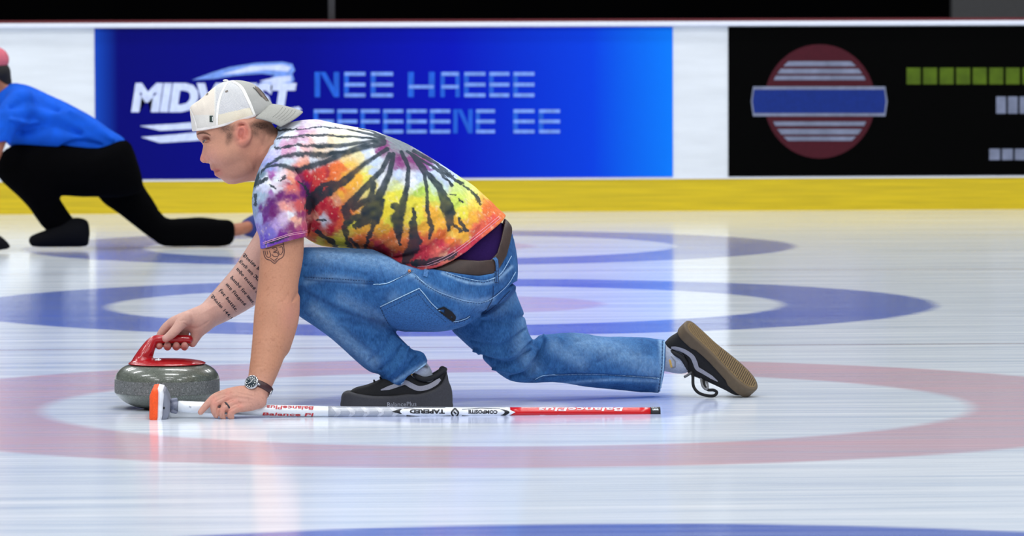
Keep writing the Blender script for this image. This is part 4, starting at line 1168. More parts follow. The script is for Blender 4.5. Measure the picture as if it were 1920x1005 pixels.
strokes('belt_loop_stitch', [([(928.5, 488), (929, 528)], 0.9), ([(932.5, 488), (932, 528)], 0.9), ([(926, 529), (933, 530)], 1.6)], B_wj, M_stitch_dark, jeans, 0.0045)
# back pocket, yoke and side seams
pocket = [(713, 575), (786, 541), (794, 551), (806, 566), (822, 582), (840, 597), (851, 604), (872, 599), (880, 593), (882, 597), (872, 606), (846, 615), (817, 618), (780, 618.5), (746, 617), (733, 612), (724, 596)]
Vp, Fp = patch2d(pocket, 2.0)
pk = decal_mesh('back_pocket', Vp, Fp, B_jeans, mat('denim_pocket', (46, 96, 152), rough=0.88, noise=0.3, nscale=260, bump=0.0006, bscale=800), jeans, 0.0016)
Bp = B_jeans + (bvh_of(pk) if pk else [])
st = []
for off in (0, 3.5):
    st += dashes([(714 + off, 576 + off * .8), (786, 542 + off * 1.2)], 1.0) if off == 0 else dashes([(716, 583), (789, 549)], 1.0)
st += dashes([(786, 542), (794, 552), (806, 567), (822, 583), (840, 598), (851, 605), (872, 600), (881, 594)], 1.1) + dashes([(713, 576), (723, 597), (732, 612)], 1.1)
st += dashes([(781, 548), (790, 558), (802, 573), (818, 589), (836, 603)], .9)
st += dashes([(838, 514), (852, 519), (880, 527), (905, 530), (925, 526), (940, 514), (955, 495)], 1.0) + dashes([(1242, 640), (1240, 690), (1234, 733)], 1.2, 4, 2)
st += dashes([(778, 520), (800, 538), (830, 554), (870, 566), (900, 569), (925, 561)], 1.0) + dashes([(572, 519), (640, 523), (700, 528)], .9)
strokes('seam_stitch', st, Bp, M_stitch_dark, jeans, 0.0022, label='dark blue seam stitching')
strokes('seam_edge', [([(785, 541), (713, 574.5)], 1.6), ([(785, 540), (796, 552), (808, 567), (824, 582), (842, 596), (852, 602), (872, 597), (880, 592)], 1.6), ([(775, 512), (790, 527), (815, 543), (840, 553), (868, 562), (900, 566), (920, 560), (950, 535), (966, 510)], 1.3), ([(836, 511), (852, 516), (880, 523.5), (905, 526.5), (927, 521), (942, 508), (958, 480)], 1.4),
                     ([(700, 534), (725, 532), (750, 521), (775, 509)], 1.2), ([(1004, 711), (1022, 703), (1060, 702), (1110, 701), (1170, 704), (1236, 710)], 1.1), ([(1245, 640), (1243, 690), (1237, 735)], 1.8), ([(800, 680), (776, 697), (752, 720)], 2.4)], Bp, mat('denim_edge', (150, 186, 218), rough=0.9, noise=0.3, nscale=400), jeans, 0.0020, label='pale worn seam edges')
strokes('pocket_opening', [([(820, 580), (832, 577), (845, 586), (852, 594), (850, 600), (838, 592), (824, 583)], [2, 5, 6, 6, 5, 4, 2]), ([(834, 582), (846, 592)], 7)], Bp, mat('dark_lining', (14, 14, 20), rough=0.9), jeans, 0.0024, label='dark lining in the torn pocket corner')
strokes('yoke_seam', [([(925, 536), (923, 560), (912, 580), (905, 590)], 1.1), ([(956, 545), (945, 556), (930, 572), (908, 590)], 1.0)], Bp, M_stitch_dark, jeans, 0.0015)
rv, _ = on_surface([(767.5, 508.5)], Bp, 0.001)
rvt = blob('rivet', rv[0], (0.0045, 0.003, 0.0045), mat('copper', (214, 140, 104), rough=0.35, metal=0.8), jeans, 16)
blob('rivet_boss', np.array(rv[0]) + [0, -0.0025, 0], (0.0018, 0.0014, 0.0018), mat('copper_dark', (90, 50, 40), rough=0.5, metal=0.5), rvt, 10)
# ================================================================ cap, shoes, watch
M_capw = mat('cap_cotton', (232, 228, 216), rough=0.9, attr='col', noise=0.06, nscale=500, bump=0.0006, bscale=1100)
crown_poly = [(362, 262), (360, 245), (358.5, 230), (356.5, 214), (356, 202), (361, 196), (370, 190), (378, 184), (390, 173), (402, 163), (412, 156.5), (423, 152.5), (436, 150.5), (449, 150.5), (462, 152.5), (474, 156.5), (484, 164), (493, 174), (502, 184), (510, 194), (514, 215), (508, 250), (480, 290), (430, 300), (385, 290)]
def cap_col(V, N):
    px, py = proj(V)
    C = np.tile(lin((226, 224, 216)), (len(V), 1))
    # side of the seam that bounds the grey front panels
    sx = np.interp(py, [148, 163, 185, 200, 216, 230], [434, 452, 464, 471, 478, 483])
    grey = px > sx
    C[grey] = lin((172, 172, 168))
    mesh = (px > 404) & ~grey & (py < np.interp(px, [400, 480], [222, 200]))
    C[mesh] = lin((214, 214, 214))
    mlines = (np.sin((px * 0.35 + py) * 2.6) > 0.3) & mesh
    C[mlines] = lin((196, 198, 202))
    left = (px < 402) & (py < 216)
    C[left] = lin((230, 220, 206))
    band = (py > np.interp(px, [360, 480], [226, 199])) & ~grey & (px > 406)
    C[band] = lin((230, 222, 200))
    C *= 0.92 * (0.95 + 0.1 * vnoise(V, 60, 91))[:, None]
    return C
ops = [('u', Inf(crown_poly, 0.0, 0.915, h=0.0025, sub=3), 0),
       ('s', Reg([(340, 251), (367, 246.5), (385, 244.5), (409, 239.5), (445, 228.5), (478, 218.5), (494, 212), (506, 204), (513, 196), (540, 190), (540, 330), (340, 330)], -0.07), 0.003)]
cap_folds = [([(452, 200), (468, 205), (480, 212)], 4, -0.001), ([(486, 175), (492, 192), (500, 205)], 6, -0.0015), ([(368, 196), (366, 215), (370, 240)], 5, -0.001), ([(380, 192), (384, 215), (390, 240)], 5, 0.0008)]
cap = build('cap', ops, M_capw, man, h=0.0019, color=cap_col, disp=wrinkle(cap_folds), smooth_it=1, label='off-white and grey mesh baseball cap worn backwards')
B_cap = bvh_of(cap)
M_capseam = mat('cap_seam_tape', (236, 234, 228), rough=0.9)
strokes('panel_seam', [(catmull([(428, 152), (415, 176), (408, 205), (407, 238)], 5), [2, 4, 5, 3]), (catmull([(434, 151), (452, 163), (464, 185), (472, 203), (478, 218)], 5), [3, 5.5, 5.5, 4]), (catmull([(357, 204), (366, 226), (370, 245)], 4), 2.0), (catmull([(368, 243), (409, 236.5), (445, 226), (478, 216)], 4), 4.0)], B_cap, M_capseam, cap, 0.0008, label='white seam tape between the panels')
strokes('eyelet', [([(422.5, 172.5), (427.5, 170.5)], 3.2), ([(386, 178), (390.5, 175.5)], 2.6)], B_cap, mat('eyelet_brown', (120, 112, 104), rough=0.8), cap, 0.0010)
strokes('brand_tag', [([(396.5, 217), (396.5, 229)], 6.5)], B_cap, mat('tag_dark_green', (30, 52, 46), rough=0.7), cap, 0.0016, label='small dark green fabric tag')
strokes('brand_tag_mark', [([(398.8, 219), (398.8, 227)], 1.6)], B_cap, mat('tag_white', (220, 224, 220), rough=0.8), cap, 0.0022)
strokes('front_patch', [(catmull([(478, 163), (485, 170), (492, 178), (500, 189)], 4), [2, 6, 6, 2])], B_cap, mat('patch_brown', (112, 100, 92), rough=0.9, noise=0.5, nscale=300), cap, 0.0014, label='worn brown embroidered emblem')
strokes('front_patch_edge', [(catmull([(482, 163), (490, 171), (497, 181), (503, 190)], 4), 1.2), (catmull([(474, 164), (482, 172), (490, 182)], 4), 1.0)], B_cap, mat('patch_dark', (62, 56, 54), rough=0.9), cap, 0.0016)
blob('cap_button', P(423, 151.2, 0.0), (0.0075, 0.0075, 0.0035), M_capseam, cap)
# curved brim, lying over the nape
M_brim = mat('brim_cotton', (156, 156, 150), rough=0.9, noise=0.07, nscale=300, bump=0.0006, bscale=700)
nb, na = 26, 12
Vb = []
for j in range(na + 1):
    t = j / na
    for i in range(nb + 1):
        a = -1 + 2 * i / nb
        y = 0.083 * a * (1 - 0.10 * t * t)
        root = P(505 - 26 * abs(a) ** 2.2, 194 + 26 * abs(a) ** 1.8, y)
        edge_x = 568 - 34 * abs(a) ** 2.6; edge_y = 209 + 27 * abs(a) ** 1.7
        tip = P(edge_x - 8 * abs(a), edge_y, y)
        q = root * (1 - t) + tip * t
        q[2] += 0.004 * math.sin(t * math.pi)
        Vb.append(q)
nv = len(Vb)
Vb2 = Vb + [q + np.array([0.0, 0, -0.0035]) for q in Vb]
Fb = []
W_ = nb + 1
for j in range(na):
    for i in range(nb):
        a0 = j * W_ + i
        Fb.append((a0, a0 + 1, a0 + W_ + 1, a0 + W_)); Fb.append((nv + a0, nv + a0 + W_, nv + a0 + W_ + 1, nv + a0 + 1))
for i in range(nb): Fb.append((i, nv + i, nv + i + 1, i + 1)); e = na * W_ + i; Fb.append((e, e + 1, nv + e + 1, nv + e))
for j in range(na):
    a0 = j * W_; Fb.append((a0, a0 + W_, nv + a0 + W_, nv + a0)); a0 += nb; Fb.append((a0, nv + a0, nv + a0 + W_, a0 + W_))
brim = mesh_obj('brim', Vb2, Fb, M_brim, cap, label='grey curved brim')
B_brim = bvh_of(brim)
M_brimst = mat('brim_thread', (132, 132, 126), rough=0.9)
for k in range(5):
    pts = []
    for i in range(2, 23):
        a = -1 + 2 * i / 24
        if a > 0.25: continue
        tt = 0.45 + 0.11 * k
        y = 0.083 * a
        root = np.array([505 - 26 * abs(a) ** 2.2, 194 + 26 * abs(a) ** 1.8]); tip = np.array([560 - 34 * abs(a) ** 2.6, 209 + 27 * abs(a) ** 1.7])
        pts.append(root * (1 - tt) + tip * tt)
    strokes('brim_stitch', [(pts, 0.7)], B_brim, M_brimst, brim, 0.0005)

# ---- shoes, modelled in their own frame: x heel->toe, z up from the sole, y across
M_suede = mat('black_suede', (17, 17, 20), rough=0.85, noise=0.3, nscale=200, bump=0.0006, bscale=500)
M_stripe = mat('stripe_grey', (150, 150, 160), rough=0.7, noise=0.08, nscale=300)
M_gum = mat('gum_rubber', (90, 75, 56), rough=0.7, noise=0.08, nscale=80)
M_tread = mat('gum_tread', (118, 95, 58), rough=0.75, noise=0.15, nscale=200)
M_groove = mat('tread_groove', (58, 46, 34), rough=0.9)
M_gripper = mat('gripper_rubber', (56, 56, 61), rough=0.75, noise=0.12, nscale=300, bump=0.0004, bscale=700)
M_lace = mat('lace_black', (20, 20, 22), rough=0.9)
M_lacew = mat('lace_grey', (120, 120, 124), rough=0.9)
foot = [(0.0, 0.0), (0.004, 0.020), (0.020, 0.033), (0.06, 0.035), (0.11, 0.034), (0.16, 0.042), (0.21, 0.050), (0.25, 0.048), (0.275, 0.034), (0.288, 0.010), (0.288, -0.012), (0.275, -0.033), (0.25, -0.045), (0.21, -0.048), (0.16, -0.042), (0.11, -0.034), (0.06, -0.035), (0.020, -0.033), (0.004, -0.020)]
side_up = [(0.008, 0.02), (-0.002, 0.06), (-0.006, 0.098), (0.000, 0.110), (0.010, 0.108), (0.035, 0.088), (0.062, 0.080), (0.085, 0.088), (0.100, 0.108), (0.118, 0.112), (0.150, 0.096), (0.190, 0.076), (0.225, 0.062), (0.258, 0.054), (0.280, 0.040), (0.285, 0.02)]
FOOT = Reg(foot, raw=True, axis='xy', sub=4)
def shoe(label, M, laces=True, sole_label=None):
    root = bpy.data.objects.new('shoe', None); COL.objects.link(root)
    root.location = Matrix(M) @ Vector((0.14, 0, 0)); root.empty_display_size = 0.05
    set_parent(root, man); root['label'] = label
    ops = [('u', Ell((0.14, 0, 0.05), (0.2, 0.1, 0.1)), 0), ('i', Reg(foot, raw=True, axis='xy', sub=4, off=-0.002), 0.0), ('i', Reg(side_up, raw=True, sub=3), 0.024),
           ('u', Ell((0.012, 0, 0.082), (0.015, 0.024, 0.032)), 0.012),
           ('s', Tube([(0.045, 0, 0.06, 0.020, 1.15), (0.052, 0, 0.13, 0.026, 1.15)]), 0.010)]
    up = build('upper', ops, M_suede, root, h=0.0022, M=M, label='black suede upper')
    ops = [('u', Ell((0.14, 0, 0.01), (0.2, 0.1, 0.1)), 0), ('i', Reg(foot, raw=True, axis='xy', sub=4, off=0.004), 0.0), ('i', Reg([(-0.02, 0.0), (-0.02, 0.037), (0.06, 0.036), (0.075, 0.030), (0.13, 0.028), (0.20, 0.029), (0.215, 0.036), (0.31, 0.038), (0.31, 0.0), (0.24, 0.0), (0.12, 0.0)], raw=True), 0.006)]
    sl = build('sole', ops, M_gum, root, h=0.0020, M=M, label=sole_label or 'gum rubber sole')
    # tread pattern: waffle cells cut into the bottom
    A = np.array(M)
    def T(p): return A[:3, :3] @ np.asarray(p, float) + A[:3, 3]
    ring = catmull(foot, 4, True) * 1.0
    c0 = np.array([0.142, 0.0])
    inner = c0 + (ring - c0) * np.array([0.955, 0.86])
    base = mesh_obj('tread', [T((p[0], p[1], -0.0006)) for p in inner], [list(range(len(inner)))], M_tread, sl, smooth=False, label='lighter ribbed tread')
    V, Fs = [], []
    sx = 0.0064
    x = 0.004
    r = 0
    while x < 0.284:
        y = -0.05 + (sx / 2 if r % 2 else 0)
        while y < 0.05:
            sd = poly_sd(np.array([x]), np.array([y]), inner)[0]
            if sd < -0.0036:
                long_ = x > 0.135
                a, b = (0.0016, 0.0024) if long_ else (0.0019, 0.0019)
                q = [(x - a, y - b), (x + a, y - b), (x + a, y + b), (x - a, y + b)] if long_ else [(x - a, y), (x, y - b), (x + a, y), (x, y + b)]
                o = len(V)
                V += [T((p[0], p[1], -0.0012)) for p in q]; Fs.append((o, o + 1, o + 2, o + 3))
            y += sx
        x += sx * (0.82 if x < 0.135 else 1.05); r += 1
    gr = mesh_obj('tread_pattern', V, Fs, M_groove, sl, smooth=False)
    gr['kind'] = 'stuff'
    # jazz stripe on both sides, laid on the upper
    for sgn in (-1, 1):
        pts = catmull([(0.018, 0.080), (0.035, 0.067), (0.056, 0.057), (0.080, 0.054), (0.100, 0.062), (0.117, 0.071), (0.135, 0.066), (0.160, 0.058), (0.187, 0.051)], 5)
        b_up = BVHTree.FromPolygons([Vector(v.co) for v in up.data.vertices], [p.vertices[:] for p in up.data.polygons])
        wid = np.interp(np.linspace(0, 1, len(pts)), [0, .08, .5, .9, 1], [0.5, 0.9, 1, .75, .2]) * 0.0074
        Vs, Fs = [], []
        tx, tz = np.gradient(pts[:, 0]), np.gradient(pts[:, 1]); ln = np.hypot(tx, tz)
        for k in (-1, -.5, 0, .5, 1):
            for i in range(len(pts)):
                q = (pts[i, 0] - tz[i] / ln[i] * wid[i] * k, pts[i, 1] + tx[i] / ln[i] * wid[i] * k)
                o = Vector(T((q[0], sgn * 0.2, q[1]))); d = Vector(A[:3, :3] @ np.array([0, -sgn, 0])).normalized()
                loc, nrm, _, _ = b_up.ray_cast(o, d)
                Vs.append(tuple(loc - d * 0.0014) if loc is not None else T((q[0], sgn * 0.035, q[1])))
        n = len(pts)
        for k in range(4):
            for i in range(n - 1): Fs.append((k * n + i, k * n + i + 1, (k + 1) * n + i + 1, (k + 1) * n + i))
        mesh_obj('side_stripe', Vs, Fs, M_stripe, root, label='grey wavy side stripe')
    # collar padding roll
    col = catmull([(0.004, 0.0, 0.105), (0.012, 0.024, 0.101), (0.035, 0.032, 0.087), (0.062, 0.033, 0.080), (0.085, 0.030, 0.088), (0.100, 0.018, 0.104), (0.106, 0.0, 0.110), (0.100, -0.018, 0.104), (0.085, -0.030, 0.088), (0.062, -0.033, 0.080), (0.035, -0.032, 0.087), (0.012, -0.024, 0.101), (0.004, 0.0, 0.105)], 4)
    tube_mesh('collar', [T(p) for p in col], 0.0068, mat('collar_padding', (24, 24, 28), rough=0.8), root, 10, label='padded black collar')
    for k, (x, z) in enumerate(((0.128, 0.110), (0.146, 0.101), (0.165, 0.091), (0.184, 0.082), (0.202, 0.073))):
        pts = catmull([(x, -0.020, z - 0.012), (x + 0.002, -0.010, z - 0.001), (x + 0.003, 0.0, z + 0.002), (x + 0.002, 0.010, z - 0.001), (x, 0.020, z - 0.012)], 4)
        tube_mesh('lace', [T(p) for p in pts], 0.0028, M_lace, root, 8)
    return root, T, up

class ZAbove:
    def __init__(s, sh, z0): s.sh, s.z0 = sh, z0; s.bb = sh.bb
    def __call__(s, x, y, z): return np.maximum(s.sh(x, y, z), s.z0 - z)
# left shoe, flat on the ice under the chest, in a rubber slip-on gripper
SC = 0.94
hl = P(837, 772, -0.085)
Mf = np.eye(4); Mf[:3, 0] = (-0.985, 0.17, 0); Mf[:3, 1] = (-0.17, -0.985, 0); Mf[:3, 2] = (0, 0, 1)
Mf[:3, 0] = (-1, 0, 0); Mf[:3, 1] = (0, -1, 0)
Mf[:3, :3] *= SC
Mf[:3, 3] = (hl[0], -0.085, 0.006)
left_shoe, TL, upL = shoe('left shoe flat on the ice inside a grey rubber gripper', Mf)
def loc_px(pts):
    """photo outline -> the left shoe's own side view"""
    w = P([p[0] for p in pts], [p[1] for p in pts], -0.13)
    return np.column_stack([hl[0] - w[:, 0], w[:, 2] - 0.006]) / SC
grip_side = loc_px([(639, 752), (640, 745), (644, 739), (650, 736.5), (657, 736), (672, 738.5), (699, 742.0), (722, 742.6), (742, 741.8), (765, 739.5), (782, 739.5), (800, 735.5), (815, 729.5), (828, 720), (834, 708), (837, 702), (840, 704), (842, 716), (848, 730), (851, 745), (851, 757), (849, 776), (760, 777), (700, 777), (640, 777)])
grip_side[:, 1] = np.maximum(grip_side[:, 1], -0.0055)
gx0 = grip_side[:, 0].min() - 0.001; gx1 = grip_side[:, 0].max() + 0.001
fr = np.array(foot); fr = np.column_stack([gx0 + (fr[:, 0] / 0.288) * (gx1 - gx0), fr[:, 1] * 1.14])
ops = [('u', Ell((0.14, 0, 0.03), (0.25, 0.12, 0.12)), 0), ('i', Reg(fr, raw=True, axis='xy', sub=4), 0), ('i', Reg(grip_side, raw=True, sub=2), 0.010),
       ('s', ZAbove(Reg(np.column_stack([np.array(foot)[:, 0], np.array(foot)[:, 1] * 0.96]), raw=True, axis='xy', sub=4, off=-0.003), 0.050), 0.002)]
Mg = Mf.copy()
grip = build('slip_on_gripper', ops, M_gripper, left_shoe, h=0.0021, M=Mg, label='dark grey rubber gripper pulled over the shoe')
def refine2d(pts, Fs, mx=2.2):
    bm = bmesh.new()
    vs = [bm.verts.new((p[0], p[1], 0)) for p in pts]
    for f in Fs:
        try: bm.faces.new([vs[i] for i in f])
        except ValueError: pass
    bmesh.ops.triangulate(bm, faces=bm.faces[:])
    for _ in range(3):
        long_ = [e for e in bm.edges if e.calc_length() > mx]
        if not long_: break
        bmesh.ops.subdivide_edges(bm, edges=long_, cuts=1)
        bmesh.ops.triangulate(bm, faces=[f for f in bm.faces if len(f.verts) > 3])
    bm.verts.index_update()
    V = np.array([v.co[:2] for v in bm.verts]); F2 = [tuple(v.index for v in f.verts) for f in bm.faces]
    bm.free()
    return V, F2
def text_on(name, body, x0, y0, x1, y1, height, bv, m, parent, lift, bold=0.01, shear=0.0, flip=False, label=None, ymin=-9):
    """lettering along the pixel line (x0,y0)->(x1,y1), on a surface"""
    V, Fs = text2d(body, 1.0, bold=bold, shear=shear, res=2)
    lo, hi = V.min(0), V.max(0)
    d = np.array([x1 - x0, y1 - y0]); L = np.hypot(*d); d = d / L; n = np.array([d[1], -d[0]])
    q = (V - lo) / (hi - lo)
    pts = np.array([x0, y0]) + q[:, :1] * L * d + q[:, 1:] * height * n
    pts, Fs = refine2d(pts, Fs)
    return decal_mesh(name, [tuple(p) for p in pts], Fs, bv, m, parent, lift, label, smooth=False, ymin=ymin)
text_on('gripper_lettering', 'BalancePlus', 726, 762.5, 781, 761, 8, bvh_of(grip), mat('lettering_pale_grey', (150, 152, 160), rough=0.7), grip, 0.0008, bold=0.005)

# right shoe, dragging on its toe
t_ = np.array([0.735, 0.02, -0.678]); t_ /= np.linalg.norm(t_)
nrm_ = np.array([0.62, -0.46, 0.635]); nrm_ -= t_ * (nrm_ @ t_); nrm_ /= np.linalg.norm(nrm_)
u_ = -nrm_
w_ = np.cross(u_, t_)
heelpt = P(1287, 618, 0.232)
Mt = np.eye(4); Mt[:3, 0], Mt[:3, 1], Mt[:3, 2] = t_, w_, u_
Mt[:3, :3] *= 0.915
Mt[:3, 3] = heelpt
_low = min((Mt[:3, :3] @ np.array([x_, y_ * 1.08, z_]) + Mt[:3, 3])[2] for x_, y_ in foot for z_ in (-0.001, 0.037))
print('toe lift', _low)
Mt[2, 3] += max(0.0, 0.0015 - _low)
right_shoe, TR, upR = shoe('right shoe dragging on its toe behind him, gum sole turned to view', Mt, sole_label='tan gum rubber sole turned towards the camera')
# loose bow of laces hanging under the instep
bow1 = [P(x, y - 5, yy - 0.030) for x, y, yy in [(1296, 700, 0.28), (1299, 710, 0.265), (1300, 728, 0.255), (1308, 740, 0.25), (1322, 746, 0.25), (1338, 747, 0.25), (1344, 741, 0.25), (1338, 736.5, 0.25), (1328, 736, 0.255), (1322, 731, 0.26), (1319, 718, 0.27)]]
tube_mesh('lace_loop', catmull(bow1, 6), 0.0042, M_lace, right_shoe, 8, label='loose black lace loop')
tube_mesh('lace_loop', catmull([P(x, y - 5, yy - 0.030) for x, y, yy in [(1314, 712, 0.28), (1317, 728, 0.256), (1324, 735, 0.252), (1327, 729, 0.256), (1323, 714, 0.285)]], 6), 0.0032, M_lacew, right_shoe, 8)
tube_mesh('lace_end', catmull([P(x, y - 5, yy - 0.030) for x, y, yy in [(1297, 703, 0.275), (1290, 708, 0.26), (1283, 712, 0.262)]], 4), 0.0036, mat('lace_tip', (90, 92, 96), rough=0.7), right_shoe, 8)

# ---- socks
def sock_col(bars):
    def fn(V, N):
        px, py = proj(V)
        C = np.tile(lin((166, 174, 192)), (len(V), 1))
        C *= (0.9 + 0.2 * vnoise(V * [1, 1, 1], 300, 95))[:, None]
        for pl, w, c in bars:
            d = stroke_dist(px, py, np.array(pl, float), [w] * len(pl))
            a = np.clip(1.3 - d, 0, 1)[:, None]
            C = C * (1 - a) + lin(c) * a
        return C
    return fn
M_sockc = mat('sock_knit', (168, 176, 194), rough=0.95, attr='col', noise=0.14, nscale=400, bump=0.0006, bscale=700)
build('sock', [('u', Tube(ST([(768, 684, -0.088, 22, .9), (781, 695, -0.087, 24, .85), (791, 707, -0.085, 21, .72), (799, 735, -0.085, 15, .7)])), 0)], M_sockc, man, h=0.0024,
      color=sock_col([([(768, 701.5), (777, 702.5)], 2.0, (222, 170, 50)), ([(775, 707), (786, 706)], 3.2, (128, 132, 142)), ([(768, 707), (784, 709)], 2, (120, 126, 136)), ([(795, 686), (800, 688)], 3.5, (96, 98, 106))]), label='grey sock on the left ankle')
build('sock', [('u', Tube(ST([(1215, 668, 0.270, 28), (1245, 669, 0.272, 27), (1262, 674, 0.274, 25, .9), (1276, 679, 0.270, 22, .85), (1286, 685, 0.272, 13, .8)])), 0)], M_sockc, man, h=0.0024,
      color=sock_col([([(1246, 672), (1243, 690)], 3.0, (72, 80, 82)), ([(1256, 676), (1259, 688)], 2.4, (226, 176, 60)), ([(1259, 669), (1266, 678), (1266, 688), (1260, 690)], 1.5, (126, 126, 130))]), label='grey sock with a yellow and dark pattern')

# ---- ring, watch
M_blackring = mat('ring_black', (40, 42, 50), rough=0.35, noise=0.05)
rp = P(426, 762.3, -0.3685); rd = P(418, 767, -0.373) - P(430, 760, -0.366); rd /= np.linalg.norm(rd)
def ring_path(c, ax, r1, r2=None, n=40, ref=(0, 1, 0)):
    a = np.cross(ax, ref); a /= np.linalg.norm(a); b = np.cross(ax, a)
    return [c + r1 * math.cos(t) * a + (r2 or r1) * math.sin(t) * b for t in np.linspace(0, 2 * math.pi, n + 1)]
tube_mesh('ring', ring_path(rp, rd, 0.0108), 0.0024, M_blackring, man, 8, label='dark band on the ring finger')
wc = P(485.5, 727, -0.318)
axw = P(476, 741, -0.328) - P(496, 692, -0.30); axw /= np.linalg.norm(axw)
# strap: wide flat band
def band(name, c, ax, r, half, th, m, parent, n=64, a0=0, a1=2 * math.pi, ref=(0, 1, 0), label=None, kr=1.0):
    a = np.cross(ax, ref); a /= np.linalg.norm(a); b = np.cross(ax, a)
    prof = [(-half, 0), (-half * .9, th), (half * .9, th), (half, 0), (half * .9, -th * .5), (-half * .9, -th * .5)]
    V, Fs = [], []
    ts = np.linspace(a0, a1, n + 1)
    for t in ts:
        dr = math.cos(t) * a + kr * math.sin(t) * b
        for h_, e in prof: V.append(c + dr * (r + e) + ax * h_)
    k = len(prof)
    for i in range(n):
        for j in range(k): Fs.append((i * k + j, i * k + (j + 1) % k, (i + 1) * k + (j + 1) % k, (i + 1) * k + j))
    return mesh_obj(name, V, Fs, m, parent, label=label)
M_strap = mat('watch_strap_leather', (58, 26, 30), rough=0.5, noise=0.2, nscale=200)
M_steel = mat('watch_steel', (190, 192, 196), rough=0.22, metal=0.95, noise=0.03)
M_dial = mat('watch_dial', (40, 54, 62), rough=0.3, noise=0.05)
watch = bpy.data.objects.new('wrist_watch', None); COL.objects.link(watch); watch.location = tuple(wc); watch.empty_display_size = 0.03
set_parent(watch, man); watch['label'] = 'steel watch with a dark dial on a brown strap, left wrist'
band('strap', wc, axw, 0.0345, 0.0095, 0.0022, M_strap, watch, label='dark brown leather strap')
wn = np.array([-0.52, -0.80, 0.28]); wn -= axw * (wn @ axw) * 0.6; wn /= np.linalg.norm(wn)
dc = wc + wn * 0.0375
wa = np.cross(axw, wn); wa /= np.linalg.norm(wa); wb_ = np.cross(wn, wa)
def lathe_local(name, prof, m, parent, c, ax, a, b, n=48, label=None):
    V, Fs = [], []
    for r, h_ in prof:
        for i in range(n):
            t = 2 * math.pi * i / n
            V.append(c + ax * h_ + a * r * math.cos(t) + b * r * math.sin(t))
    for j in range(len(prof) - 1):
        for i in range(n):
            Fs.append((j * n + i, j * n + (i + 1) % n, (j + 1) * n + (i + 1) % n, (j + 1) * n + i))
    Fs.append(tuple(range(n))[::-1]); Fs.append(tuple(range((len(prof) - 1) * n, len(prof) * n)))
    return mesh_obj(name, V, Fs, m, parent, label=label)
lathe_local('watch_case', [(0.0150, -0.005), (0.0192, -0.004), (0.0200, 0.0), (0.0200, 0.003), (0.0185, 0.0055), (0.0165, 0.0058), (0.0160, 0.0050)], M_steel, watch, dc, wn, wa, wb_)
dial = lathe_local('watch_dial', [(0.0162, 0.0040), (0.0162, 0.0052)], M_dial, watch, dc, wn, wa, wb_, label='dark blue-grey dial')
M_idx = mat('watch_index', (226, 228, 226), rough=0.4)
def bar3(name, p, q, w, m, parent):
    p, q = np.array(p), np.array(q); d = q - p; d /= np.linalg.norm(d); s_ = np.cross(wn, d) * w
    V = [p - s_, p + s_, q + s_, q - s_, p - s_ + wn * 0.0006, p + s_ + wn * 0.0006, q + s_ + wn * 0.0006, q - s_ + wn * 0.0006]
    return mesh_obj(name, V, [(3, 2, 1, 0), (4, 5, 6, 7), (0, 1, 5, 4), (1, 2, 6, 5), (2, 3, 7, 6), (3, 0, 4, 7)], m, parent, smooth=False)
face = dc + wn * 0.0053
for k in range(12):
    t = 2 * math.pi * k / 12; dr = wa * math.sin(t) + wb_ * math.cos(t)
    bar3('hour_mark', face + dr * 0.0112, face + dr * 0.0142, 0.0009 if k % 3 else 0.0014, M_idx, dial)
for ang, ln, w in ((50, 0.008, 0.0009), (200, 0.0115, 0.0007)):
    t = math.radians(ang); dr = wa * math.sin(t) + wb_ * math.cos(t)
    bar3('watch_hand', face, face + dr * ln, w, M_idx, dial)
for sgn in (-1, 1):
    tube_mesh('lug', [dc + wb_ * 0 + wa * sgn * 0.016 + wn * -0.001, dc + wa * sgn * 0.023 - wn * 0.006], [0.004, 0.003], M_steel, watch, 8)
tube_mesh('crown', [dc + wb_ * 0.019, dc + wb_ * 0.0225], 0.0025, M_steel, watch, 10)
bk2 = wc + (P(508, 738, -0.335) - wc) / np.linalg.norm(P(508, 738, -0.335) - wc) * 0.0365
tube_mesh('buckle', [bk2 - axw * 0.010, bk2 + axw * 0.010], 0.0032, M_steel, watch, 10, label='steel strap buckle')

# ---- tattoos
FR = str.maketrans({**{chr(65 + i): chr(0x1D56C + i) for i in range(26)}, **{chr(97 + i): chr(0x1D586 + i) for i in range(26)}})
tat = [('Praise be', (456, 474), (489, 506)), ('Lord my Rock', (449, 486), (492, 530)), ('who trains my', (444, 500), (489, 553)), ('hands for war,', (433, 516), (476, 566)),
       ('my fingers', (424, 529), (459.5, 569)), ('for battle.', (412, 540), (444, 580)), ('Psalm 144:1', (396, 551), (433.5, 594))]
for body_, a, b in tat:
    text_on('tattoo', body_.translate(FR), a[0] - 3, a[1] + 6, b[0] - 3, b[1] + 6, 8.6, B_body, M_ink, body, 0.0005, bold=0.012, label='blackletter verse tattoo on the forearm', ymin=-0.1)
M_ink2 = mat('tattoo_ink_soft', (84, 58, 56), rough=0.6, spec=0.3)
shield = catmull([(494, 470), (496, 480), (500, 486), (507, 488), (515, 494), (522, 487), (530, 482), (533, 473), (532, 462), (531, 455)], 4)
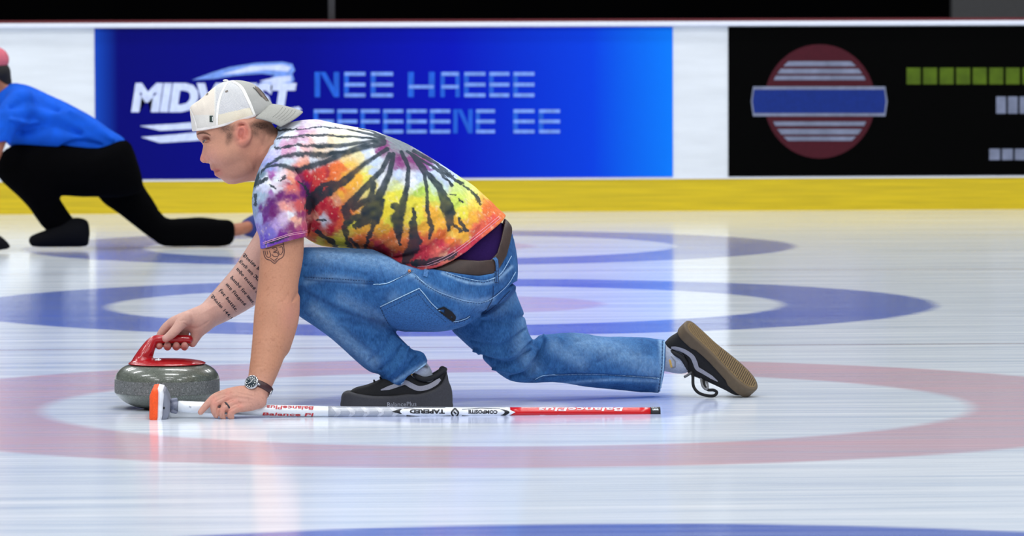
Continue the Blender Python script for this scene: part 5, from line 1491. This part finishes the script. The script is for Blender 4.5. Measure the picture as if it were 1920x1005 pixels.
strokes('tattoo', [(shield, 1.6), (catmull([(497, 470), (499, 479), (504, 483), (508, 479), (505, 470)], 4), 1.4), (catmull([(510, 466), (518, 464), (519, 470), (512, 473), (520, 474), (522, 480), (514, 481), (510, 477)], 4), 1.6),
                   (catmull([(524, 464), (529, 463), (530, 472), (525, 478), (521, 470)], 4), 1.4), (catmull([(507, 484), (514, 488), (521, 483)], 4), 1.3), (catmull([(512, 488), (515, 491), (519, 487)], 3), 1.0), ([(498, 467), (531, 458)], 1.0), (catmull([(513, 468), (516, 467), (516, 470)], 3), 1.0), (catmull([(501, 470), (502, 477)], 3), 1.2)], B_body, M_ink2, body, 0.0005, label='crest-shaped tattoo on the upper arm')
# ================================================================ curling stone and broom
def lathe(name, prof, c, m, parent=None, n=96, label=None):
    V, Fs = [], []
    for r, z in prof:
        for i in range(n):
            t = 2 * math.pi * i / n
            V.append((c[0] + r * math.cos(t), c[1] + r * math.sin(t), c[2] + z))
    for j in range(len(prof) - 1):
        for i in range(n):
            Fs.append((j * n + i, j * n + (i + 1) % n, (j + 1) * n + (i + 1) % n, (j + 1) * n + i))
    Fs.append(tuple(range(n))[::-1]); Fs.append(tuple(range((len(prof) - 1) * n, len(prof) * n)))
    return mesh_obj(name, V, Fs, m, parent, label=label)

def granite(name, dark_, mid, light, rough, coat, bump=0.0):
    m = bpy.data.materials.new(name); m.use_nodes = True
    nt = m.node_tree; N, Lk = nt.nodes, nt.links
    b = N['Principled BSDF']; b.inputs['Roughness'].default_value = rough; b.inputs['Coat Weight'].default_value = coat; b.inputs['Coat Roughness'].default_value = 0.05
    tc = N.new('ShaderNodeTexCoord')
    v = N.new('ShaderNodeTexVoronoi'); v.inputs['Scale'].default_value = 380; Lk.new(tc.outputs['Object'], v.inputs['Vector'])
    n1 = N.new('ShaderNodeTexNoise'); n1.inputs['Scale'].default_value = 260; n1.inputs['Detail'].default_value = 6; n1.inputs['Roughness'].default_value = 0.75; Lk.new(tc.outputs['Object'], n1.inputs[0])
    mx = N.new('ShaderNodeMix'); mx.inputs[0].default_value = 0.30
    Lk.new(n1.outputs[0], mx.inputs[2]); Lk.new(v.outputs['Color'], mx.inputs[3])
    cr = N.new('ShaderNodeValToRGB')
    while len(cr.color_ramp.elements) < 4: cr.color_ramp.elements.new(0.5)
    for e, (p, c) in zip(cr.color_ramp.elements, ((0.30, dark_), (0.46, mid), (0.58, mid), (0.74, light))): e.position = p; e.color = l4(c)
    Lk.new(mx.outputs[0], cr.inputs[0]); Lk.new(cr.outputs[0], b.inputs['Base Color'])
    if bump:
        bp = N.new('ShaderNodeBump'); bp.inputs['Distance'].default_value = bump; bp.inputs['Strength'].default_value = 0.8
        Lk.new(n1.outputs[0], bp.inputs['Height']); Lk.new(bp.outputs[0], b.inputs['Normal'])
    return m
M_gran = granite('granite_polished', (44, 48, 42), (92, 98, 88), (158, 164, 150), 0.30, 0.55)
M_gran2 = granite('granite_rough_band', (56, 58, 58), (104, 107, 106), (178, 180, 180), 0.75, 0.0, 0.0008)
M_red = mat('red_plastic', (168, 6, 20), rough=0.28, spec=0.5, coat=0.5, noise=0.04)
M_silver = mat('silver_cap', (200, 204, 210), rough=0.25, metal=0.9, noise=0.03)
sx0 = float(P(313.7, 766, 0.0)[0])
stone = empty('curling_stone', (sx0, 0, 0), 'grey speckled granite curling stone with a red gooseneck handle, under his right hand', 'curling stone')
R0 = 98.5 * mpp(0)
SCc = (sx0, 0.0, 0.0)
prof_low = [(0.060, 0.0), (0.066, 0.002), (0.080, 0.004), (0.098, 0.010), (0.115, 0.0185), (0.128, 0.029), (R0 - 0.0035, 0.038), (R0 - 0.0008, 0.0435)]
prof_mid = [(R0 - 0.0008, 0.0435), (R0 - 0.0004, 0.045), (R0, 0.058), (R0 - 0.0004, 0.0765), (R0 - 0.0010, 0.078)]
prof_up = [(R0 - 0.0010, 0.078), (R0 - 0.0016, 0.0825), (R0 - 0.0050, 0.092), (R0 - 0.0115, 0.101), (R0 - 0.021, 0.109), (R0 - 0.034, 0.1155), (R0 - 0.050, 0.1195), (0.070, 0.121), (0.020, 0.121)]
def dense(pr, k=5): return [tuple(p) for p in catmull(pr, k)]
up_ = lathe('stone_top', dense(prof_up), SCc, M_gran, stone, label='polished dark grey granite shoulder')
lathe('striking_band', dense(prof_mid), SCc, M_gran2, stone, label='rough lighter grey band around the stone')
lathe('stone_base', dense(prof_low), SCc, M_gran, stone)
# handle: round base plate, forward neck, grip bar
ops = [('u', Ell((sx0, 0, 0.1195), (0.104, 0.104, 0.0135)), 0), ('i', Reg([(sx0 - 0.2, 0.1185), (sx0 + 0.2, 0.1185), (sx0 + 0.2, 0.2), (sx0 - 0.2, 0.2)], raw=True), 0.001),
       ('u', S([(262, 674, 0, 12, 1.6), (272, 664, 0, 14.5, 1.25), (279, 652, 0, 12.5, 1.05), (284, 644, 0, 10.5), (291, 637.5, 0, 8.8), (303, 636, 0, 8.3), (325, 636, 0, 8.3), (345, 636, 0, 8.3), (353.5, 636.5, 0, 8.3)]), 0.012)]
handle = build('handle', ops, M_red, stone, h=0.0016, label='red gooseneck handle')
cb, _ = on_surface([(296.5, 674.5)], bvh_of(handle), -0.0005)
blob('handle_bolt', cb[0], (0.0105, 0.004, 0.0042), M_silver, handle)

# ---- broom lying on its side in front of him
broom = empty('curling_broom', P(760, 786, YB0) * np.array([1, 1, 0]), 'white and red curling broom with an orange pad, lying under his left hand', 'curling broom')
M_shw = mat('shaft_white', (226, 230, 236), rough=0.25, coat=0.3, noise=0.02)
M_shs = mat('shaft_silver_weave', (176, 180, 190), rough=0.3, coat=0.3, noise=0.1, nscale=60, stretch=(1, 1, 3))
M_shr = mat('shaft_red', (206, 12, 22), rough=0.28, coat=0.4, noise=0.03)
M_black = mat('grip_black', (24, 26, 30), rough=0.6, noise=0.1)
M_lred = mat('lettering_red', (190, 22, 36), rough=0.4)
M_lblk = mat('lettering_black', (16, 18, 24), rough=0.4)
M_lwht = mat('lettering_white', (235, 225, 235), rough=0.4)
cx_pts = [(320, 761.5), (400, 764.8), (480, 768.2), (560, 770.6), (640, 772.4), (760, 773.3), (900, 773.8), (1060, 773.8), (1237, 774.0)]
xs_, ys_ = zip(*cx_pts)
def shaft_seg(name, xa, xb, r_px, m, n=14, label=None, parent=broom, ra=None):
    x = np.linspace(xa, xb, n); y = np.interp(x, xs_, ys_)
    Y = YB0 + 0.030 * (x - 335) / 900
    pts = P(x, y, Y)
    return tube_mesh(name, pts, (np.linspace(r_px[0], r_px[1], n) if isinstance(r_px, tuple) else r_px) * mpp(YB0), m, parent, 28, label=label)
shaft = shaft_seg('shaft', 334, 958, (10.8, 10.4), M_shw, 30, label='white and silver lower shaft')
shaft_seg('shaft_socket', 327, 338, 8.8, mat('socket_grey', (110, 114, 126), rough=0.5), 4)
red = shaft_seg('shaft_handle', 956, 1222, (10.5, 10.2), M_shr, 12, label='red upper shaft')
capb = shaft_seg('end_cap', 1219, 1237.5, (10.8, 11.2), M_black, 4, label='black rubber end cap')
wv = shaft_seg('shaft_weave', 615, 775, (10.75, 10.6), M_shs, 12, label='silver woven carbon section')
B_sh = bvh_of(shaft, wv); B_red = bvh_of(red, shaft)
# woven lozenges
loz = []
for k in range(5):
    x0 = 622 + k * 27
    loz.append(([(x0, 762), (x0 + 14, 773), (x0 + 4, 783)], [3, 9, 3]))
strokes('weave_pattern', loz, B_sh, mat('weave_light', (206, 208, 214), rough=0.3), shaft, 0.0004)
# black spear-shaped panels with white lettering fields
spear = [(736, 771.5), (752, 766.5), (780, 764.8), (836, 765), (850, 769), (853, 775), (845, 780), (800, 782), (765, 780), (748, 776)]
def patch(name, poly, bv, m, parent, lift, label=None, step=2.0):
    V, Fs = patch2d(poly, step)
    return decal_mesh(name, V, Fs, bv, m, parent, lift, label)
M_pan = mat('panel_white', (228, 232, 240), rough=0.3)
patch('label_panel', spear, B_sh, M_pan, shaft, 0.0005)
strokes('label_outline', [([(762, 779), (800, 781.8), (845, 779.5)], 1.6), ([(757, 766), (790, 764.6), (835, 765)], .8)], B_sh, M_lblk, shaft, 0.0008)
patch('label_point', [(735, 771.5), (750, 767), (755, 767), (748, 771), (754, 776), (750, 776)], B_sh, M_lblk, shaft, 0.0010, step=1.5)
patch('label_panel', [(856, 773), (868, 767), (900, 765.5), (938, 766), (960, 773), (940, 780.5), (900, 782), (870, 780)], B_red, M_pan, shaft, 0.0005)
strokes('label_outline', [([(866, 779), (900, 781.6), (938, 780.2)], 1.4), ([(866, 768), (900, 765.4), (938, 766.5)], .9)], B_red, M_lblk, shaft, 0.0008)
patch('label_point', [(934, 766.5), (948, 769), (958, 773), (948, 778.5), (934, 781), (944, 776), (947, 773), (944, 770)], B_red, M_lblk, shaft, 0.0010, step=1.5)
patch('white_tip', [(948, 767), (954, 768), (966.5, 773), (954, 779), (946, 780), (957, 773.5)], B_red, M_pan, shaft, 0.0012, step=1.5)
strokes('diamond_emblem', [([(853, 766), (859.5, 774), (853, 782), (846.5, 774), (853, 766)], 3.0), ([(850.5, 772), (855.5, 776)], 2.6)], B_sh, M_lblk, shaft, 0.0012, label='small black diamond emblem')
text_on('lettering', 'TAPERED', 834, 768.0, 768, 767.6, 7.6, B_sh, M_lblk, shaft, 0.0012, bold=0.05, label='upside-down black TAPERED lettering')
text_on('lettering', 'COMPOSITE', 933, 769.2, 878, 768.4, 7.0, B_red, M_lblk, shaft, 0.0012, bold=0.04, label='upside-down black COMPOSITE lettering')
text_on('lettering', 'BalancePlus', 1168, 764.6, 1010, 764.6, 6.2, B_red, M_lwht, red, 0.0010, bold=0.015, shear=0.1, label='upside-down white maker lettering')
text_on('lettering', 'BalancePlus', 1010, 783.2, 1165, 782.8, 5.4, B_red, M_lwht, red, 0.0010, bold=0.015, shear=0.1, label='second row of white maker lettering, low on the shaft')
text_on('lettering', 'BalancePlus', 588, 762.4, 500, 760.4, 6.2, B_sh, M_lred, shaft, 0.0010, bold=0.02, shear=0.1, label='upside-down red maker lettering')
text_on('lettering', 'Balance Pl', 492, 778.4, 588, 780.2, 5.4, B_sh, M_lred, shaft, 0.0010, bold=0.02, shear=0.1, label='red maker lettering low on the shaft')
strokes('highlight_line', [([(1184, 781), (1214, 781)], 1.0)], B_red, M_lwht, red, 0.0008)
sc_, _ = on_surface([(356.5, 763)], B_sh, 0.0002)
blob('shaft_screw', sc_[0], (0.0032, 0.0018, 0.0036), M_silver, shaft, 12)
strokes('end_cap_ribs', [([(1222 + 3 * k, 764), (1225 + 3 * k, 769)], 0.8) for k in range(4)], bvh_of(capb), M_silver, capb, 0.0004)
# head: orange pad on a white foam layer, grey plastic shell, hinge
M_or = mat('orange_fabric', (244, 84, 22), rough=0.7, noise=0.1, nscale=300)
M_foam = mat('white_foam', (222, 224, 230), rough=0.8)
M_gp = mat('grey_plastic', (124, 128, 142), rough=0.5, noise=0.05)
def slab(name, poly, Yc, half, m, parent, bev, label=None, h=0.0017):
    c = np.array(pxz(poly, Yc)); lo, hi = c.min(0), c.max(0)
    ops = [('u', Ell(((lo[0] + hi[0]) / 2, Yc, (lo[1] + hi[1]) / 2), (0.2, 0.2, 0.2)), 0), ('i', Reg(poly, Yc), 0), ('i', Reg([(lo[0] - .02, Yc - half), (hi[0] + .02, Yc - half), (hi[0] + .02, Yc + half), (lo[0] - .02, Yc + half)], raw=True, axis='xy'), bev)]
    return build(name, ops, m, parent, h=h, label=label)
YC = YB0 + 0.035
slab('brush_pad', [(288, 725), (297, 724), (300, 732), (300, 778), (296, 787), (286, 787), (281.5, 780), (282, 738)], YC, 0.10, M_or, broom, 0.02, 'bright orange brush pad')
slab('pad_backing', [(297, 724), (307, 726), (309, 735), (306, 775), (303, 787), (294, 787.5)], YC, 0.10, M_foam, broom, 0.02, 'white layer behind the pad')
head_ = slab('brush_head', [(300, 725), (311, 729), (317, 741), (320, 752), (320, 768), (316, 780), (311, 786), (300, 787)], YC, 0.085, M_gp, broom, 0.02, 'grey plastic brush head')
build('hinge', [('u', S([(312, 760, YC - 0.01, 9), (325, 760.5, YB0, 8.5), (331, 761, YB0, 8.5)]), 0), ('u', S([(323, 751, YB0 - 0.004, 4.2), (330, 748.5, YB0 - 0.004, 3.2)]), 0.003), ('u', S([(323, 771, YB0 - 0.004, 4), (330, 773, YB0 - 0.004, 3)]), 0.003), ('u', S([(328, 752, YB0, 5), (328, 770, YB0, 5)]), 0.002)], mat('grey_plastic_dark', (118, 122, 140), rough=0.5), broom, h=0.0015, label='grey plastic swivel joint')
hb, _ = on_surface([(307.5, 765)], bvh_of(head_), 0.0)
blob('head_hole', hb[0], (0.0030, 0.0012, 0.0034), M_lblk, head_, 10)
# ================================================================ the curler on the far sheet
YK = 9.35
far = empty('person', P(150, 462, YK) * np.array([1, 1, 0]), 'person in a blue shirt and black trousers lunging on the far curling sheet', 'person')
M_blue = mat('blue_jersey', (10, 84, 200), rough=0.85, spec=0.2, noise=0.12, nscale=20)
M_blk = mat('black_trousers', (3, 3, 4), rough=0.95, spec=0.04, noise=0.15, nscale=30)
M_skin2 = mat('skin_far', (150, 92, 66), rough=0.6)
M_hair = mat('dark_hair', (16, 12, 12), rough=0.8)
M_pink = mat('pink_cap', (196, 96, 110), rough=0.9)
M_shoeb = mat('shoe_dark', (6, 7, 12), rough=0.8, spec=0.15)
M_shoen = mat('shoe_navy', (24, 40, 112), rough=0.7)
def SB(lst, **k): return Tube(ST([(a, b, YK + c, r) + tuple(e) for a, b, c, r, *e in lst]), **k)
ops = [('u', SB([(-14, 120, 0, 24), (-12, 145, 0, 20), (0, 160, 0, 15), (20, 180, 0, 18)]), 0.03),
       ('u', SB([(20, 195, 0, 18), (90, 235, 0, 24), (170, 275, 0, 22), (215, 312, 0, 22)]), 0.03),
       ('u', SB([(24, 205, -0.12, 14), (4, 250, -0.22, 13), (-14, 300, -0.25, 12), (-40, 350, -0.26, 10), (-62, 400, -0.26, 8), (-66, 412, -0.26, 8)]), 0.03),
       ('u', SB([(24, 205, 0.12, 14), (-20, 240, 0.20, 13), (-70, 290, 0.18, 12), (-120, 340, 0.12, 10), (-140, 352, 0.08, 9)]), 0.03),
       ('u', SB([(210, 315, -0.06, 20), (120, 325, -0.07, 18), (50, 328, -0.07, 14), (58, 345, -0.07, 13), (95, 388, -0.07, 13), (125, 420, -0.08, 11), (120, 446, -0.08, 8), (90, 450, -0.08, 6)]), 0.03),
       ('u', SB([(225, 325, 0.09, 18), (250, 385, 0.10, 16), (300, 436, 0.10, 13), (370, 435, 0.11, 13), (440, 431, 0.13, 12), (466, 425, 0.18, 11)]), 0.03)]
for k in range(5):
    ops.append(('u', SB([(-140 - 2 * k, 352 - k * 2, 0.06 + 0.02 * k, 4), (-150 - 2 * k, 362 - k, 0.06 + 0.02 * k, 3), (-146 - 2 * k, 370 - k, 0.06 + 0.02 * k, 2.6)]), 0.01))
    ops.append(('u', SB([(-66 - 3 * k, 414, -0.29 + 0.018 * k, 4), (-74 - 3 * k, 424, -0.29 + 0.018 * k, 3.2), (-74 - 3 * k, 434, -0.29 + 0.018 * k, 2.8)]), 0.01))
build('body', ops, M_skin2, far, h=0.006, label='brown skin of the head, arms and ankle')
blob('nose', P(-38, 125, YK), (0.014, 0.012, 0.02), M_skin2, far, 10)
tors = [(-5, 178), (8, 163), (22, 156), (45, 158), (66, 165), (100, 181), (128, 194), (155, 209), (178, 224), (205, 242), (236, 264), (225, 290), (190, 296), (160, 292), (110, 296), (60, 290), (20, 275), (-5, 240)]
blue_folds = [([(20, 200), (60, 190), (110, 205)], 14, -0.02), ([(40, 250), (100, 235), (150, 250)], 16, -0.03), ([(130, 210), (170, 232), (210, 262)], 10, 0.015), ([(110, 280), (150, 268), (190, 272)], 8, -0.02), ([(20, 225), (70, 230)], 10, 0.02)]
build('jersey', [('u', Inf(tors, YK, 1.15, h=0.008, sub=3), 0), ('u', SB([(40, 195, -0.14, 30), (14, 225, -0.2, 26), (2, 255, -0.23, 21), (-3, 275, -0.24, 20)]), 0.05), ('u', SB([(40, 195, 0.14, 30), (-10, 235, 0.2, 24)]), 0.05),
                 ('s', SideLimit(Reg([(-40, 268), (20, 262), (30, 300), (-40, 320)], YK), 0, YK - 0.16), 0.01)], M_blue, far, h=0.006, disp=wrinkle(blue_folds), label='blue long-bodied jersey')
leg1 = [(236, 262), (252, 290), (262, 315), (268, 345), (262, 360), (225, 369), (184, 369), (150, 369), (113, 368), (120, 385), (138, 410), (152, 416), (158, 432), (120, 436), (88, 432), (70, 412), (54, 389), (32, 366), (10, 346), (-6, 325), (0, 290), (40, 268), (120, 270), (184, 277)]
leg2 = [(236, 264), (259, 306), (268, 345), (285, 372), (309, 407), (340, 409), (376, 407), (410, 411), (437, 416), (439, 448), (424, 461), (370, 462), (309, 461.5), (288, 450), (267, 435), (225, 402), (184, 369), (180, 320)]
build('trousers', [('u', Inf(leg1, YK - 0.06, 1.0, h=0.008, sub=3), 0), ('u', Inf(leg2, YK + 0.10, 0.95, h=0.008, sub=3), 0.05)], M_blk, far, h=0.006, label='black trousers')
def small_shoe(name, poly, Y, m, label): build(name, [('u', Inf(poly, Y, 0.9, h=0.006, sub=3), 0)], m, far, h=0.005, label=label)
small_shoe('shoe', [(54, 449), (60, 441), (88, 430), (112, 418), (140, 408), (163, 413), (168, 430), (167, 450), (160, 462), (110, 463), (67, 463), (56, 458)], YK - 0.08, M_shoeb, 'dark shoe flat on the ice')
small_shoe('shoe', [(452, 418), (464, 408), (480, 400), (494, 402), (502, 418), (508, 438), (500, 450), (484, 449), (466, 444), (452, 436)], YK + 0.20, M_shoen, 'navy shoe trailing behind')
build('cap', [('u', Ell(P(-12, 112, YK), (0.072, 0.068, 0.062)), 0), ('s', Reg([(-80, 122), (10, 124), (40, 140), (-80, 140)], YK), 0.004), ('u', Tube(ST([(-30, 122, YK, 8), (-52, 126, YK, 4)])), 0.02)], M_pink, far, h=0.005, label='faded pink cap')
build('hair', [('u', Ell(P(-3, 134, YK), (0.055, 0.062, 0.05)), 0), ('u', SB([(4, 140, 0, 13), (10, 156, 0, 12), (4, 172, 0, 9)]), 0.02)], M_hair, far, h=0.005, label='black hair tied at the nape')
fb = empty('curling_broom', P(8, 466, YK - 0.25) * np.array([1, 1, 0]), 'black curling broom on the far ice at the left edge', 'curling broom')
build('brush_head', [('u', Inf([(-22, 447), (-6, 440), (6, 446), (16, 456), (20, 463), (14, 467), (-10, 470), (-24, 470)], YK - 0.28, 1.0, h=0.006, sub=2), 0)], M_shoeb, fb, h=0.005)
tube_mesh('shaft', [P(-4, 446, YK - 0.26), P(-66, 424, YK - 0.27), P(-130, 402, YK - 0.28)], 0.012, M_shoeb, fb, 12)
